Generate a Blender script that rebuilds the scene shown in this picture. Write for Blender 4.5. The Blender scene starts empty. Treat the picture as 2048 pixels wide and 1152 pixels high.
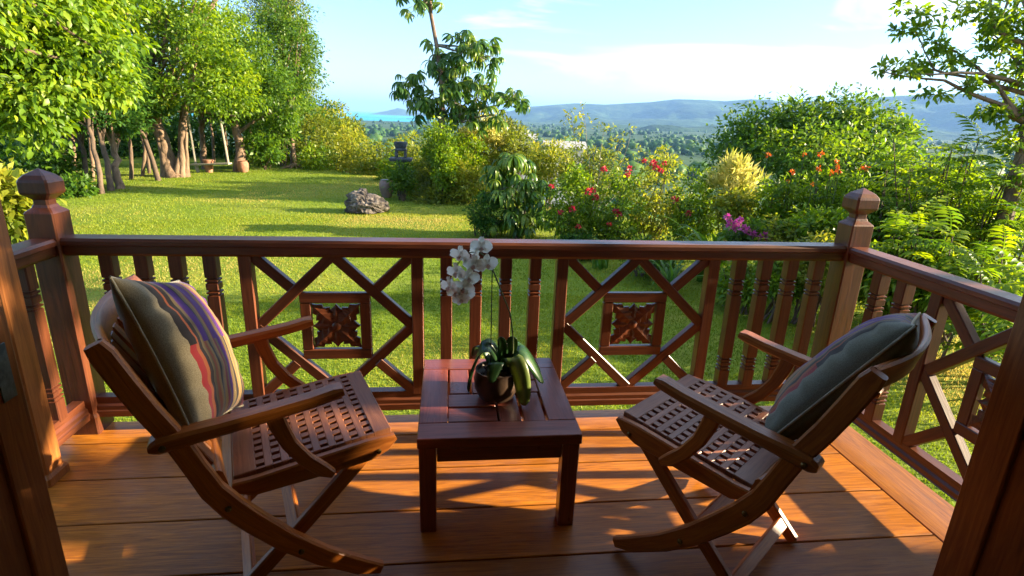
import bpy, bmesh, math, random
import numpy as np
from mathutils import Vector, Matrix
R = math.radians
random.seed(7)
RG = np.random.default_rng(11)
SC = bpy.context.scene
COL = SC.collection

# ------------------------------------------------------------------ camera
F_PX, PITCH, ROLL, HEAD, CAMH = 1112.0, R(17.16), R(2.11), R(6.9), 1.56
_F = np.array([math.sin(HEAD) * math.cos(PITCH), math.cos(HEAD) * math.cos(PITCH), -math.sin(PITCH)])
_R0 = np.array([math.cos(HEAD), -math.sin(HEAD), 0.0])
_U0 = np.cross(_R0, _F)
_RT = _R0 * math.cos(ROLL) + _U0 * math.sin(ROLL)
_UP = -_R0 * math.sin(ROLL) + _U0 * math.cos(ROLL)
CAMP = np.array([0.0, 0.0, CAMH])
cam_d = bpy.data.cameras.new("camera")
cam = bpy.data.objects.new("camera", cam_d)
COL.objects.link(cam)
cam_d.sensor_width = 36.0
cam_d.lens = 36.0 * F_PX / 2048.0
cam_d.clip_start = 0.05
cam_d.clip_end = 200000.0
cam.matrix_world = Matrix(((_RT[0], _UP[0], -_F[0], 0), (_RT[1], _UP[1], -_F[1], 0), (_RT[2], _UP[2], -_F[2], CAMH), (0, 0, 0, 1)))
SC.camera = cam

# ------------------------------------------------------------------ light
SUN_DIR = Vector((1.0, -0.043, 0.30)).normalized()      # towards the sun: low, over the right-hand railing
sun_d = bpy.data.lights.new("sun", 'SUN')
sun = bpy.data.objects.new("sun", sun_d)
COL.objects.link(sun)
sun_d.energy = 5.0
sun_d.angle = R(0.6)
sun_d.color = (1.0, 0.84, 0.56)
sun.rotation_euler = SUN_DIR.to_track_quat('Z', 'Y').to_euler()
sun.location = (30, -2, 12)

world = bpy.data.worlds.new("World")
SC.world = world
world.use_nodes = True
wn, wl = world.node_tree.nodes, world.node_tree.links
wn.clear()
w_out = wn.new('ShaderNodeOutputWorld')
w_bg = wn.new('ShaderNodeBackground')
w_sky = wn.new('ShaderNodeTexSky')
w_sky.sky_type = 'NISHITA'
w_sky.sun_disc = False
w_sky.sun_elevation = math.asin(SUN_DIR.z)
w_sky.sun_rotation = math.atan2(SUN_DIR.x, SUN_DIR.y)
w_sky.altitude = 100
w_sky.air_density = 1.0
w_sky.dust_density = 0.15
w_sky.ozone_density = 4.0
w_bg.inputs['Strength'].default_value = 0.08
w_tc = wn.new('ShaderNodeTexCoord')
w_map = wn.new('ShaderNodeMapping')
w_map.inputs['Rotation'].default_value = (R(10), R(6), R(20))
w_map.inputs['Scale'].default_value = (1.3, 2.2, 9.0)
w_n = wn.new('ShaderNodeTexNoise')
w_n.inputs['Scale'].default_value = 1.5
w_n.inputs['Detail'].default_value = 7
w_n.inputs['Roughness'].default_value = 0.55
w_n.inputs['Distortion'].default_value = 0.6
w_r = wn.new('ShaderNodeValToRGB')
w_r.color_ramp.elements[0].position = 0.54
w_r.color_ramp.elements[1].position = 0.76
w_mix = wn.new('ShaderNodeMixRGB')
w_mix.inputs['Color2'].default_value = (5.2, 5.4, 5.6, 1)
wl.new(w_tc.outputs['Generated'], w_map.inputs['Vector'])
wl.new(w_map.outputs[0], w_n.inputs['Vector'])
w_dot = wn.new('ShaderNodeVectorMath'); w_dot.operation = 'DOT_PRODUCT'; w_dot.inputs[1].default_value = (SUN_DIR.x * .16, SUN_DIR.y * .16, .1)
w_add = wn.new('ShaderNodeMath'); w_add.operation = 'ADD'
wl.new(w_tc.outputs['Generated'], w_dot.inputs[0]); wl.new(w_n.outputs['Fac'], w_add.inputs[0]); wl.new(w_dot.outputs['Value'], w_add.inputs[1])
wl.new(w_add.outputs[0], w_r.inputs['Fac'])
wl.new(w_r.outputs['Color'], w_mix.inputs['Fac'])
wl.new(w_sky.outputs[0], w_mix.inputs['Color1'])
wl.new(w_mix.outputs[0], w_bg.inputs['Color'])
wl.new(w_bg.outputs[0], w_out.inputs['Surface'])

SC.view_settings.view_transform = 'Standard'
SC.view_settings.look = 'None'
SC.view_settings.exposure = 2.4
SC.view_settings.gamma = 1.0
SC.view_settings.use_curve_mapping = False
SC.render.engine = 'CYCLES'
SC.cycles.max_bounces = 7
SC.cycles.diffuse_bounces = 4
SC.cycles.glossy_bounces = 3
SC.cycles.transmission_bounces = 5
SC.cycles.transparent_max_bounces = 6
SC.cycles.volume_bounces = 0
SC.cycles.use_denoising = True
SC.cycles.sample_clamp_indirect = 6.0
SC.cycles.caustics_reflective = False
SC.cycles.caustics_refractive = False

# ------------------------------------------------------------------ pixel helpers (2048 x 1152 photograph)
def ray(u, v):
    return (u - 1024) / F_PX * _RT - (v - 576) / F_PX * _UP + _F
def at_depth(u, v, d):
    return CAMP + ray(u, v) * d
def on_z(u, v, z):
    r = ray(u, v)
    return CAMP + r * (z - CAMH) / r[2]
LAWN_Z = -0.5

# ------------------------------------------------------------------ noise
_perm = RG.random((64, 64))
def vnoise(x, y):
    x = np.asarray(x, float); y = np.asarray(y, float)
    xi = np.floor(x).astype(int); yi = np.floor(y).astype(int)
    fx = x - xi; fy = y - yi
    fx = fx * fx * (3 - 2 * fx); fy = fy * fy * (3 - 2 * fy)
    g = lambda a, b: _perm[a % 64, b % 64]
    return (g(xi, yi) * (1 - fx) + g(xi + 1, yi) * fx) * (1 - fy) + (g(xi, yi + 1) * (1 - fx) + g(xi + 1, yi + 1) * fx) * fy
def fbm(x, y, o=4):
    s = 0; a = 1; t = 0
    for i in range(o):
        s = s + a * vnoise(x * 2 ** i + 17.3 * i, y * 2 ** i + 5.1 * i); t += a; a *= .5
    return s / t

# ------------------------------------------------------------------ materials
def new_mat(name):
    m = bpy.data.materials.new(name); m.use_nodes = True
    n = m.node_tree.nodes; l = m.node_tree.links
    b = n.get('Principled BSDF')
    return m, n, l, b
def ramp(n, stops, interp='LINEAR'):
    r = n.new('ShaderNodeValToRGB'); e = r.color_ramp.elements
    r.color_ramp.interpolation = interp
    e[0].position, e[0].color = stops[0][0], (*stops[0][1], 1)
    e[1].position, e[1].color = stops[-1][0], (*stops[-1][1], 1)
    for p, c in stops[1:-1]:
        x = e.new(p); x.color = (*c, 1)
    return r
def wood(name, dark, light, rough=0.38, scale=1.0, wear=0.0, bump=0.15, sheen=0.0):
    """grain runs along U (metres); each object gets its own piece of the timber"""
    m, n, l, b = new_mat(name)
    uv = n.new('ShaderNodeUVMap'); oi = n.new('ShaderNodeObjectInfo')
    add = n.new('ShaderNodeVectorMath'); add.operation = 'ADD'
    sc = n.new('ShaderNodeVectorMath'); sc.operation = 'SCALE'; sc.inputs['Scale'].default_value = 37.0
    cmb = n.new('ShaderNodeCombineXYZ')
    l.new(oi.outputs['Random'], cmb.inputs[0]); l.new(oi.outputs['Random'], cmb.inputs[1]); l.new(oi.outputs['Random'], cmb.inputs[2])
    l.new(cmb.outputs[0], sc.inputs[0]); l.new(uv.outputs[0], add.inputs[0]); l.new(sc.outputs[0], add.inputs[1])
    mp = n.new('ShaderNodeMapping'); mp.inputs['Scale'].default_value = (2.2 * scale, 34 * scale, 1)
    l.new(add.outputs[0], mp.inputs[0])
    n1 = n.new('ShaderNodeTexNoise'); n1.inputs['Scale'].default_value = 1.6; n1.inputs['Detail'].default_value = 6
    n1.inputs['Roughness'].default_value = .65; n1.inputs['Distortion'].default_value = 1.1
    l.new(mp.outputs[0], n1.inputs['Vector'])
    mid = tuple((a * .5 + c * .5) for a, c in zip(dark, light))
    r1 = ramp(n, [(.3, dark), (.52, mid), (.75, light)])
    l.new(n1.outputs['Fac'], r1.inputs['Fac'])
    hv = n.new('ShaderNodeHueSaturation')
    mr = n.new('ShaderNodeMapRange'); mr.inputs['To Min'].default_value = .75; mr.inputs['To Max'].default_value = 1.25
    l.new(oi.outputs['Random'], mr.inputs['Value']); l.new(mr.outputs[0], hv.inputs['Value'])
    l.new(r1.outputs[0], hv.inputs['Color'])
    n2 = n.new('ShaderNodeTexNoise'); n2.inputs['Scale'].default_value = 7; n2.inputs['Detail'].default_value = 4
    l.new(add.outputs[0], n2.inputs['Vector'])
    last = hv.outputs[0]
    if wear > 0:
        rw = ramp(n, [(.55, (0, 0, 0)), (.75, (wear, wear, wear))])
        mp2 = n.new('ShaderNodeMapping'); mp2.inputs['Scale'].default_value = (3, 9, 1)
        l.new(add.outputs[0], mp2.inputs[0])
        n3 = n.new('ShaderNodeTexNoise'); n3.inputs['Scale'].default_value = 2.2; n3.inputs['Detail'].default_value = 8; n3.inputs['Roughness'].default_value = .7
        l.new(mp2.outputs[0], n3.inputs['Vector']); l.new(n3.outputs['Fac'], rw.inputs['Fac'])
        mx = n.new('ShaderNodeMixRGB'); mx.inputs['Color2'].default_value = (.34, .22, .15, 1)
        l.new(rw.outputs[0], mx.inputs['Fac']); l.new(last, mx.inputs['Color1']); last = mx.outputs[0]
    l.new(last, b.inputs['Base Color'])
    rr = n.new('ShaderNodeMapRange'); rr.inputs['To Min'].default_value = rough - .12; rr.inputs['To Max'].default_value = rough + .16
    l.new(n2.outputs['Fac'], rr.inputs['Value']); l.new(rr.outputs[0], b.inputs['Roughness'])
    bp = n.new('ShaderNodeBump'); bp.inputs['Strength'].default_value = bump; bp.inputs['Distance'].default_value = .004
    l.new(n1.outputs['Fac'], bp.inputs['Height']); l.new(bp.outputs[0], b.inputs['Normal'])
    b.inputs['Specular IOR Level'].default_value = 0.5
    if sheen:
        b.inputs['Coat Weight'].default_value = sheen; b.inputs['Coat Roughness'].default_value = .22
    return m
M = {}
M['rail'] = wood('stained_railing_wood', (.070, .017, .008), (.195, .055, .020), rough=.40, sheen=.1)
M['deck'] = wood('deck_wood', (.20, .058, .008), (.58, .205, .020), rough=.33, scale=1.25, wear=.26)
M['chair'] = wood('chair_teak', (.24, .058, .008), (.54, .165, .022), rough=.40, scale=1.4, sheen=.05)
M['seat'] = wood('seat_teak', (.19, .062, .03), (.38, .145, .065), rough=.40, scale=1.4)
M['table'] = wood('table_mahogany', (.13, .028, .020), (.30, .075, .045), rough=.30, wear=.12, sheen=.2)
M['door'] = wood('door_wood', (.16, .048, .012), (.37, .13, .03), rough=.45)

def leaf_mat(name, stops, trans=.50, rough=.42, spec=.4):
    m, n, l, b = new_mat(name)
    at = n.new('ShaderNodeAttribute'); at.attribute_name = 'rnd'
    r = ramp(n, stops); l.new(at.outputs['Fac'], r.inputs['Fac'])
    l.new(r.outputs[0], b.inputs['Base Color'])
    b.inputs['Roughness'].default_value = rough
    b.inputs['Specular IOR Level'].default_value = spec
    tr = n.new('ShaderNodeBsdfTranslucent')
    hs = n.new('ShaderNodeHueSaturation'); hs.inputs['Hue'].default_value = .485; hs.inputs['Value'].default_value = 1.45; hs.inputs['Saturation'].default_value = 1.05
    l.new(r.outputs[0], hs.inputs['Color']); l.new(hs.outputs[0], tr.inputs['Color'])
    mx = n.new('ShaderNodeMixShader'); mx.inputs[0].default_value = trans
    l.new(b.outputs[0], mx.inputs[1]); l.new(tr.outputs[0], mx.inputs[2])
    l.new(mx.outputs[0], n['Material Output'].inputs['Surface'])
    return m
M['leaf_bright'] = leaf_mat('leaf_bright_green', [(0, (.070, .145, .010)), (.5, (.150, .265, .015)), (1, (.30, .38, .022))])
M['leaf_mid'] = leaf_mat('leaf_mid_green', [(0, (.036, .095, .010)), (.5, (.080, .175, .015)), (1, (.17, .26, .020))])
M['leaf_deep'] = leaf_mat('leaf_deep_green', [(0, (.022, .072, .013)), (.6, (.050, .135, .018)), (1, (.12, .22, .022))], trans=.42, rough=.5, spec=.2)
M['leaf_olive'] = leaf_mat('leaf_olive', [(0, (.075, .115, .016)), (.5, (.145, .190, .020)), (1, (.26, .27, .028))])
M['leaf_yellow'] = leaf_mat('leaf_yellow_green', [(0, (.12, .180, .016)), (.5, (.24, .280, .024)), (1, (.40, .37, .04))])
M['leaf_gold'] = leaf_mat('leaf_gold', [(0, (.22, .26, .04)), (.35, (.44, .42, .08)), (1, (.66, .62, .22))], trans=.45)
M['leaf_umbrella'] = leaf_mat('leaf_umbrella', [(0, (.040, .110, .020)), (.5, (.090, .190, .024)), (1, (.22, .29, .03))], trans=.40, rough=.35, spec=.45)
M['leaf_blade'] = leaf_mat('leaf_blade', [(0, (.035, .115, .014)), (1, (.11, .23, .022))], trans=.35, rough=.35)
M['flower_red'] = leaf_mat('flower_red', [(0, (.36, .014, .020)), (1, (.55, .05, .05))], trans=.3)
M['flower_orange'] = leaf_mat('flower_orange', [(0, (.60, .10, .015)), (1, (.70, .24, .03))], trans=.3)
M['flower_pink'] = leaf_mat('flower_pink', [(0, (.50, .05, .26)), (1, (.62, .16, .42))], trans=.3)
M['grass'] = leaf_mat('grass_blades', [(0, (.12, .19, .014)), (.45, (.20, .270, .020)), (.75, (.30, .32, .032)), (1, (.42, .35, .09))], trans=.45, rough=.5, spec=.25)

def bark(name, dark, light, sc=6.0):
    m, n, l, b = new_mat(name)
    tc = n.new('ShaderNodeTexCoord'); mp = n.new('ShaderNodeMapping'); mp.inputs['Scale'].default_value = (sc, sc, sc * .22)
    l.new(tc.outputs['Object'], mp.inputs[0])
    a = n.new('ShaderNodeTexNoise'); a.inputs['Scale'].default_value = 1.4; a.inputs['Detail'].default_value = 8; a.inputs['Roughness'].default_value = .7
    l.new(mp.outputs[0], a.inputs['Vector'])
    r = ramp(n, [(.32, dark), (.7, light)]); l.new(a.outputs['Fac'], r.inputs['Fac']); l.new(r.outputs[0], b.inputs['Base Color'])
    b.inputs['Roughness'].default_value = .85
    bp = n.new('ShaderNodeBump'); bp.inputs['Strength'].default_value = .7; bp.inputs['Distance'].default_value = .04
    l.new(a.outputs['Fac'], bp.inputs['Height']); l.new(bp.outputs[0], b.inputs['Normal'])
    return m
M['bark_tan'] = bark('bark_tan', (.07, .04, .022), (.31, .20, .125))
M['bark_grey'] = bark('bark_grey', (.09, .07, .055), (.33, .28, .21))
M['bark_dark'] = bark('bark_dark', (.045, .03, .02), (.17, .11, .07))
def noisy(name, stops, scale=6, detail=6, rough=.8, bump=.4, dist=.02, coord='Object', spec=.4):
    m, n, l, b = new_mat(name)
    tc = n.new('ShaderNodeTexCoord')
    a = n.new('ShaderNodeTexNoise'); a.inputs['Scale'].default_value = scale; a.inputs['Detail'].default_value = detail; a.inputs['Roughness'].default_value = .65
    l.new(tc.outputs[coord], a.inputs['Vector'])
    r = ramp(n, stops); l.new(a.outputs['Fac'], r.inputs['Fac']); l.new(r.outputs[0], b.inputs['Base Color'])
    b.inputs['Roughness'].default_value = rough; b.inputs['Specular IOR Level'].default_value = spec
    if bump:
        bp = n.new('ShaderNodeBump'); bp.inputs['Strength'].default_value = bump; bp.inputs['Distance'].default_value = dist
        l.new(a.outputs['Fac'], bp.inputs['Height']); l.new(bp.outputs[0], b.inputs['Normal'])
    return m
M['rock'] = noisy('rock', [(.36, (.022, .018, .016)), (.52, (.10, .08, .068)), (.72, (.32, .27, .22))], scale=7, bump=.9, dist=.06)
M['clay'] = noisy('terracotta', [(.3, (.22, .09, .05)), (.7, (.42, .20, .12))], scale=9, bump=.2)
M['jar'] = noisy('glazed_jar', [(.3, (.16, .10, .09)), (.7, (.30, .19, .16))], scale=5, rough=.5, bump=.15)
M['lantern'] = noisy('lantern_stone', [(.3, (.03, .035, .045)), (.7, (.10, .11, .13))], scale=9, bump=.4)
M['pot'] = noisy('pot_brown', [(.3, (.035, .02, .014)), (.7, (.09, .05, .03))], scale=14, rough=.5, bump=.15)
M['soil'] = noisy('soil_bark', [(.3, (.015, .01, .007)), (.7, (.07, .04, .025))], scale=30, bump=1, dist=.02)
M['earth'] = noisy('earth', [(.3, (.12, .075, .035)), (.7, (.26, .18, .09))], scale=3, bump=.5)
M['rope'] = noisy('rope', [(.3, (.24, .20, .15)), (.7, (.48, .43, .34))], scale=30)
M['brass'] = noisy('dull_brass', [(.3, (.10, .065, .02)), (.7, (.28, .19, .07))], scale=40, rough=.35, bump=0)
M['brass'].node_tree.nodes['Principled BSDF'].inputs['Metallic'].default_value = .8
M['patina'] = noisy('patina_plate', [(.35, (.06, .10, .10)), (.65, (.17, .24, .23))], scale=20, rough=.45, bump=.3)
M['plaster'] = noisy('house_wall', [(.3, (.72, .60, .45)), (.7, (.80, .68, .52))], scale=3, bump=.1)
M['roof'] = noisy('roof_underside', [(.3, (.46, .30, .16)), (.7, (.56, .38, .22))], scale=3, bump=.1)
M['farroof'] = noisy('far_roof', [(.3, (.32, .31, .30)), (.7, (.45, .43, .41))], scale=1, bump=0)
m, n, l, b = new_mat('door_glass'); b.inputs['Base Color'].default_value = (.75, .80, .78, 1); b.inputs['Roughness'].default_value = .03; b.inputs['Transmission Weight'].default_value = .95; b.inputs['IOR'].default_value = 1.45; M['glass'] = m

# ------------------------------------------------------------------ object helpers
def finish(me, mat, smooth=None):
    me.materials.append(mat)
    if smooth is not None:
        me.shade_smooth(); me.set_sharp_from_angle(angle=R(smooth))
def link(name, me, parent=None, loc=None, mtx=None):
    o = bpy.data.objects.new(name, me); COL.objects.link(o)
    if parent is not None: o.parent = parent
    if mtx is not None: o.matrix_local = mtx
    elif loc is not None: o.location = loc
    return o
def thing(name, label, cat, loc=(0, 0, 0), rz=0.0, group=None):
    o = bpy.data.objects.new(name, None); COL.objects.link(o)
    o.empty_display_size = .1
    o.location = loc; o.rotation_euler = (0, 0, rz)
    return tag(o, label, cat, group)
def tag(o, label=None, cat=None, group=None, kind=None):
    if label: o['label'] = label
    if cat: o['category'] = cat
    if group: o['group'] = group
    if kind: o['kind'] = kind
    return o
class MB:
    """collects geometry for ONE mesh, with a UV whose U follows the grain"""
    def __init__(s): s.v = []; s.f = []; s.uv = []
    def add(s, vs, fs, uvs):
        k = len(s.v); s.v += [tuple(p) for p in vs]
        s.f += [tuple(i + k for i in f) for f in fs]; s.uv += uvs
    def box(s, c, size, ch=.003, g=None, mtx=None):
        hx, hy, hz = [a / 2 for a in size]
        ch = min(ch, hx * .6, hy * .6, hz * .6)
        if g is None: g = int(np.argmax(size))
        V = []; idx = {}
        for sx in (-1, 1):
            for sy in (-1, 1):
                for sz in (-1, 1):
                    for ax in range(3):
                        p = [sx * (hx - ch), sy * (hy - ch), sz * (hz - ch)]
                        p[ax] = (sx * hx, sy * hy, sz * hz)[ax]
                        idx[(sx, sy, sz, ax)] = len(V); V.append(p)
        Fs = []
        for ax in range(3):
            o1, o2 = (ax + 1) % 3, (ax + 2) % 3
            for sg in (-1, 1):
                q = []
                for a, b_ in ((-1, -1), (1, -1), (1, 1), (-1, 1)):
                    k = [0, 0, 0]; k[ax] = sg; k[o1] = a; k[o2] = b_
                    q.append(idx[(k[0], k[1], k[2], ax)])
                Fs.append(q if sg > 0 else q[::-1])
        for ax in range(3):            # edge chamfers, parallel to ax
            o1, o2 = (ax + 1) % 3, (ax + 2) % 3
            for a in (-1, 1):
                for b_ in (-1, 1):
                    def gi(e, which):
                        k = [0, 0, 0]; k[ax] = e; k[o1] = a; k[o2] = b_
                        return idx[(k[0], k[1], k[2], which)]
                    q = [gi(-1, o1), gi(1, o1), gi(1, o2), gi(-1, o2)]
                    Fs.append(q if a * b_ < 0 else q[::-1])
        for sx in (-1, 1):
            for sy in (-1, 1):
                for sz in (-1, 1):
                    q = [idx[(sx, sy, sz, 0)], idx[(sx, sy, sz, 1)], idx[(sx, sy, sz, 2)]]
                    Fs.append(q if sx * sy * sz > 0 else q[::-1])
        oth = [a for a in range(3) if a != g]
        uvs = []
        for f in Fs:
            P = np.array([V[i] for i in f])
            sp = np.ptp(P, axis=0); w = oth[0] if sp[oth[0]] > sp[oth[1]] else oth[1]
            off = .37 * (oth.index(w))
            uvs.append([(P[i][g], P[i][w] + off) for i in range(len(f))])
        if mtx is not None: W = [tuple(mtx @ Vector((p[0] + 0, p[1], p[2]))) for p in V]
        else: W = V
        W = [(p[0] + c[0], p[1] + c[1], p[2] + c[2]) for p in W]
        s.add(W, Fs, uvs)
        return s
    def bar(s, p0, p1, w, t, ch=.003, up=(0, 0, 1)):
        """box from p0 to p1; w across, t along the 'up' side"""
        p0, p1 = Vector(p0), Vector(p1); d = p1 - p0; L = d.length; d.normalize()
        upv = Vector(up); y = upv.cross(d).normalized(); z = d.cross(y).normalized()
        m = Matrix((d, y, z)).transposed()
        return s.box(tuple((p0 + p1) / 2), (L, w, t), ch, 0, m)
    def plank(s, pts, wid, y0, y1, ch=.004):
        """curved plank in the local x-z plane: centre line pts, in-plane widths, between y0 and y1"""
        pts = [np.array(p, float) for p in pts]; n = len(pts)
        rings = []; acc = 0; us = []
        for i, p in enumerate(pts):
            t = pts[min(i + 1, n - 1)] - pts[max(i - 1, 0)]; t = t / np.linalg.norm(t)
            nn = np.array([-t[1], t[0]]); h = wid[i] / 2
            if i: acc += np.linalg.norm(p - pts[i - 1])
            us.append(acc); c = min(ch, h * .5)
            sec = [(h, y0 + c), (h, y1 - c), (h - c, y1), (-h + c, y1), (-h, y1 - c), (-h, y0 + c), (-h + c, y0), (h - c, y0)]
            rings.append([(p[0] + nn[0] * a, b_, p[1] + nn[1] * a) for a, b_ in sec])
        V = [q for r_ in rings for q in r_]; Fs = []; U = []
        per = [0, .05, .055, .1, .105, .15, .155, .2, .205]
        for i in range(n - 1):
            for k in range(8):
                k2 = (k + 1) % 8
                Fs.append((i * 8 + k, (i + 1) * 8 + k, (i + 1) * 8 + k2, i * 8 + k2))
                U.append([(us[i], per[k]), (us[i + 1], per[k]), (us[i + 1], per[k + 1]), (us[i], per[k + 1])])
        Fs.append(tuple(range(8))); U.append([(0, p) for p in per[:8]])
        Fs.append(tuple((n - 1) * 8 + k for k in range(7, -1, -1))); U.append([(acc, p) for p in per[:8]])
        s.add(V, Fs, U); return s
    def tube(s, pts, rad, seg=6, cap=True):
        pts = [np.array(p, float) for p in pts]; n = len(pts)
        if not hasattr(rad, '__len__'): rad = [rad] * n
        ref = np.array([.31, .17, .93]); rings = []; acc = 0; us = []
        for i, p in enumerate(pts):
            t = pts[min(i + 1, n - 1)] - pts[max(i - 1, 0)]; t = t / (np.linalg.norm(t) + 1e-9)
            if abs(t @ ref) > .97: ref = np.array([1., .1, 0])
            a = np.cross(t, ref); a /= np.linalg.norm(a); b_ = np.cross(t, a)
            ref = b_ * .999 + t * .04 if False else ref
            if i: acc += np.linalg.norm(p - pts[i - 1])
            us.append(acc)
            rings.append([p + rad[i] * (math.cos(2 * math.pi * k / seg) * a + math.sin(2 * math.pi * k / seg) * b_) for k in range(seg)])
        V = [tuple(q) for r_ in rings for q in r_]; Fs = []; U = []
        for i in range(n - 1):
            for k in range(seg):
                k2 = (k + 1) % seg
                Fs.append((i * seg + k, i * seg + k2, (i + 1) * seg + k2, (i + 1) * seg + k))
                U.append([(us[i], k * .02), (us[i], k * .02 + .02), (us[i + 1], k * .02 + .02), (us[i + 1], k * .02)])
        if cap:
            Fs.append(tuple(range(seg - 1, -1, -1))); U.append([(0, 0)] * seg)
            Fs.append(tuple((n - 1) * seg + k for k in range(seg))); U.append([(0, 0)] * seg)
        s.add(V, Fs, U); return s
    def lathe(s, prof, seg=24, c=(0, 0, 0)):
        V = []; Fs = []; U = []; n = len(prof)
        for r_, z in prof:
            for k in range(seg):
                a = 2 * math.pi * k / seg; V.append((c[0] + r_ * math.cos(a), c[1] + r_ * math.sin(a), c[2] + z))
        for i in range(n - 1):
            for k in range(seg):
                k2 = (k + 1) % seg
                Fs.append((i * seg + k, i * seg + k2, (i + 1) * seg + k2, (i + 1) * seg + k)); U.append([(0, 0)] * 4)
        Fs.append(tuple(range(seg - 1, -1, -1))); U.append([(0, 0)] * seg)
        Fs.append(tuple((n - 1) * seg + k for k in range(seg))); U.append([(0, 0)] * seg)
        s.add(V, Fs, U); return s
    def sq(s, prof, ch=.004):
        """square-section post: prof = [(half width, z)], grain along z"""
        V = []; Fs = []; U = []; n = len(prof)
        for h, z in prof:
            c = min(ch, h * .4)
            for p in ((h, -h + c), (h, h - c), (h - c, h), (-h + c, h), (-h, h - c), (-h, -h + c), (-h + c, -h), (h - c, -h)):
                V.append((p[0], p[1], z))
        per = [0, .1, .105, .2, .205, .3, .305, .4, .405]
        for i in range(n - 1):
            for k in range(8):
                k2 = (k + 1) % 8
                Fs.append((i * 8 + k, i * 8 + k2, (i + 1) * 8 + k2, (i + 1) * 8 + k))
                z0, z1 = prof[i][1], prof[i + 1][1]
                U.append([(z0, per[k]), (z0, per[k + 1]), (z1, per[k + 1]), (z1, per[k])])
        Fs.append(tuple(range(7, -1, -1))); U.append([(0, p) for p in per[:8]])
        Fs.append(tuple((n - 1) * 8 + k for k in range(8))); U.append([(0, p) for p in per[:8]])
        s.add(V, Fs, U); return s
    def mesh(s, name, mat, smooth=None):
        me = bpy.data.meshes.new(name)
        me.from_pydata(s.v, [], s.f)
        uvl = me.uv_layers.new(name='UVMap')
        flat = [c for f in s.uv for p in f for c in p]
        if len(flat) == 2 * len(me.loops): uvl.data.foreach_set('uv', flat)
        me.validate(); me.update()
        finish(me, mat, smooth)
        return me
    def build(s, name, mat, parent=None, loc=None, smooth=None, mtx=None):
        return link(name, s.mesh(name, mat, smooth), parent, loc, mtx)

def np_mesh(name, V, faces_n, loops, mat, rnd=None, smooth=False):
    """V (N,3), faces_n = verts per face (constant), loops flat index array"""
    me = bpy.data.meshes.new(name)
    nf = len(loops) // faces_n
    me.vertices.add(len(V)); me.vertices.foreach_set('co', np.asarray(V, np.float32).ravel())
    me.loops.add(len(loops)); me.loops.foreach_set('vertex_index', np.asarray(loops, np.int32))
    me.polygons.add(nf)
    me.polygons.foreach_set('loop_start', np.arange(0, nf * faces_n, faces_n, dtype=np.int32))
    me.polygons.foreach_set('loop_total', np.full(nf, faces_n, np.int32))
    if rnd is not None:
        a = me.attributes.new('rnd', 'FLOAT', 'POINT'); a.data.foreach_set('value', np.asarray(rnd, np.float32))
    me.update(calc_edges=True)
    me.materials.append(mat)
    if smooth: me.shade_smooth()
    return me

# leaf templates: (along, across, lift), quads
T_DIA = (np.array([(0, 0, 0), (.45, -.5, .06), (1, 0, -.10), (.45, .5, .06)]), np.array([0, 1, 2, 3]))
T_LEAF = (np.array([(0, 0, 0), (.35, -.5, .10), (.75, -.34, .03), (1, 0, -.16), (.75, .34, .03), (.35, .5, .10), (.42, 0, 0), (.75, 0, -.04)]),
          np.array([0, 1, 6, 5, 1, 2, 7, 6, 5, 6, 7, 4, 2, 3, 4, 7]))
def nrm(a): return a / (np.linalg.norm(a, axis=-1, keepdims=True) + 1e-9)
def leaves(P, D, Nn, L, W, rnd, tmpl):
    """leaf cloud: base P, axis D, normal Nn, lengths L, widths W -> V, loops, rnd per vertex"""
    tv, tl = tmpl; k = len(tv)
    D = nrm(D); S = nrm(np.cross(Nn, D)); U_ = np.cross(D, S)
    V = P[:, None, :] + D[:, None, :] * (tv[None, :, 0:1] * L[:, None, None]) + S[:, None, :] * (tv[None, :, 1:2] * W[:, None, None]) + U_[:, None, :] * (tv[None, :, 2:3] * L[:, None, None])
    loops = (np.arange(len(P))[:, None] * k + tl[None, :]).ravel()
    return V.reshape(-1, 3), loops, np.repeat(rnd, k)
def crown_pts(blobs, n_clump, per, clump_r, droop=.35, seed=0, spread=.55, out=.6, flat=.7):
    """leaves gathered in clumps that sit mostly near the surface of the given ellipsoids"""
    g = np.random.default_rng(seed)
    vol = np.array([b[1][0] * b[1][1] * b[1][2] for b in blobs]) ** .67; vol = vol / vol.sum()
    ci = g.choice(len(blobs), n_clump, p=vol)
    c0 = np.array([b[0] for b in blobs])[ci]; rr = np.array([b[1] for b in blobs])[ci]
    d = nrm(g.normal(size=(n_clump, 3)))
    rad = g.random(n_clump)[:, None] ** .42
    cc = c0 + d * rr * rad
    cr = clump_r * g.uniform(.6, 1.35, n_clump)
    tone = np.clip(g.normal(.45, .2, n_clump), 0, 1)
    m = n_clump * per; k = np.repeat(np.arange(n_clump), per)
    dd = nrm(g.normal(size=(m, 3)) + np.array([0, 0, .35]))
    P = cc[k] + dd * (cr[k] * g.random(m) ** .5)[:, None] * np.array([1, 1, flat])
    D = dd * out + d[k] * .35 + g.normal(size=(m, 3)) * spread + np.array([0, 0, -droop])
    Nn = nrm(g.normal(size=(m, 3)) * .6 + np.array([0, 0, 1.0]) + d[k] * .4)
    rnd = np.clip(tone[k] + g.normal(0, .2, m), 0, 1)
    return P, D, Nn, rnd, cc
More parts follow.
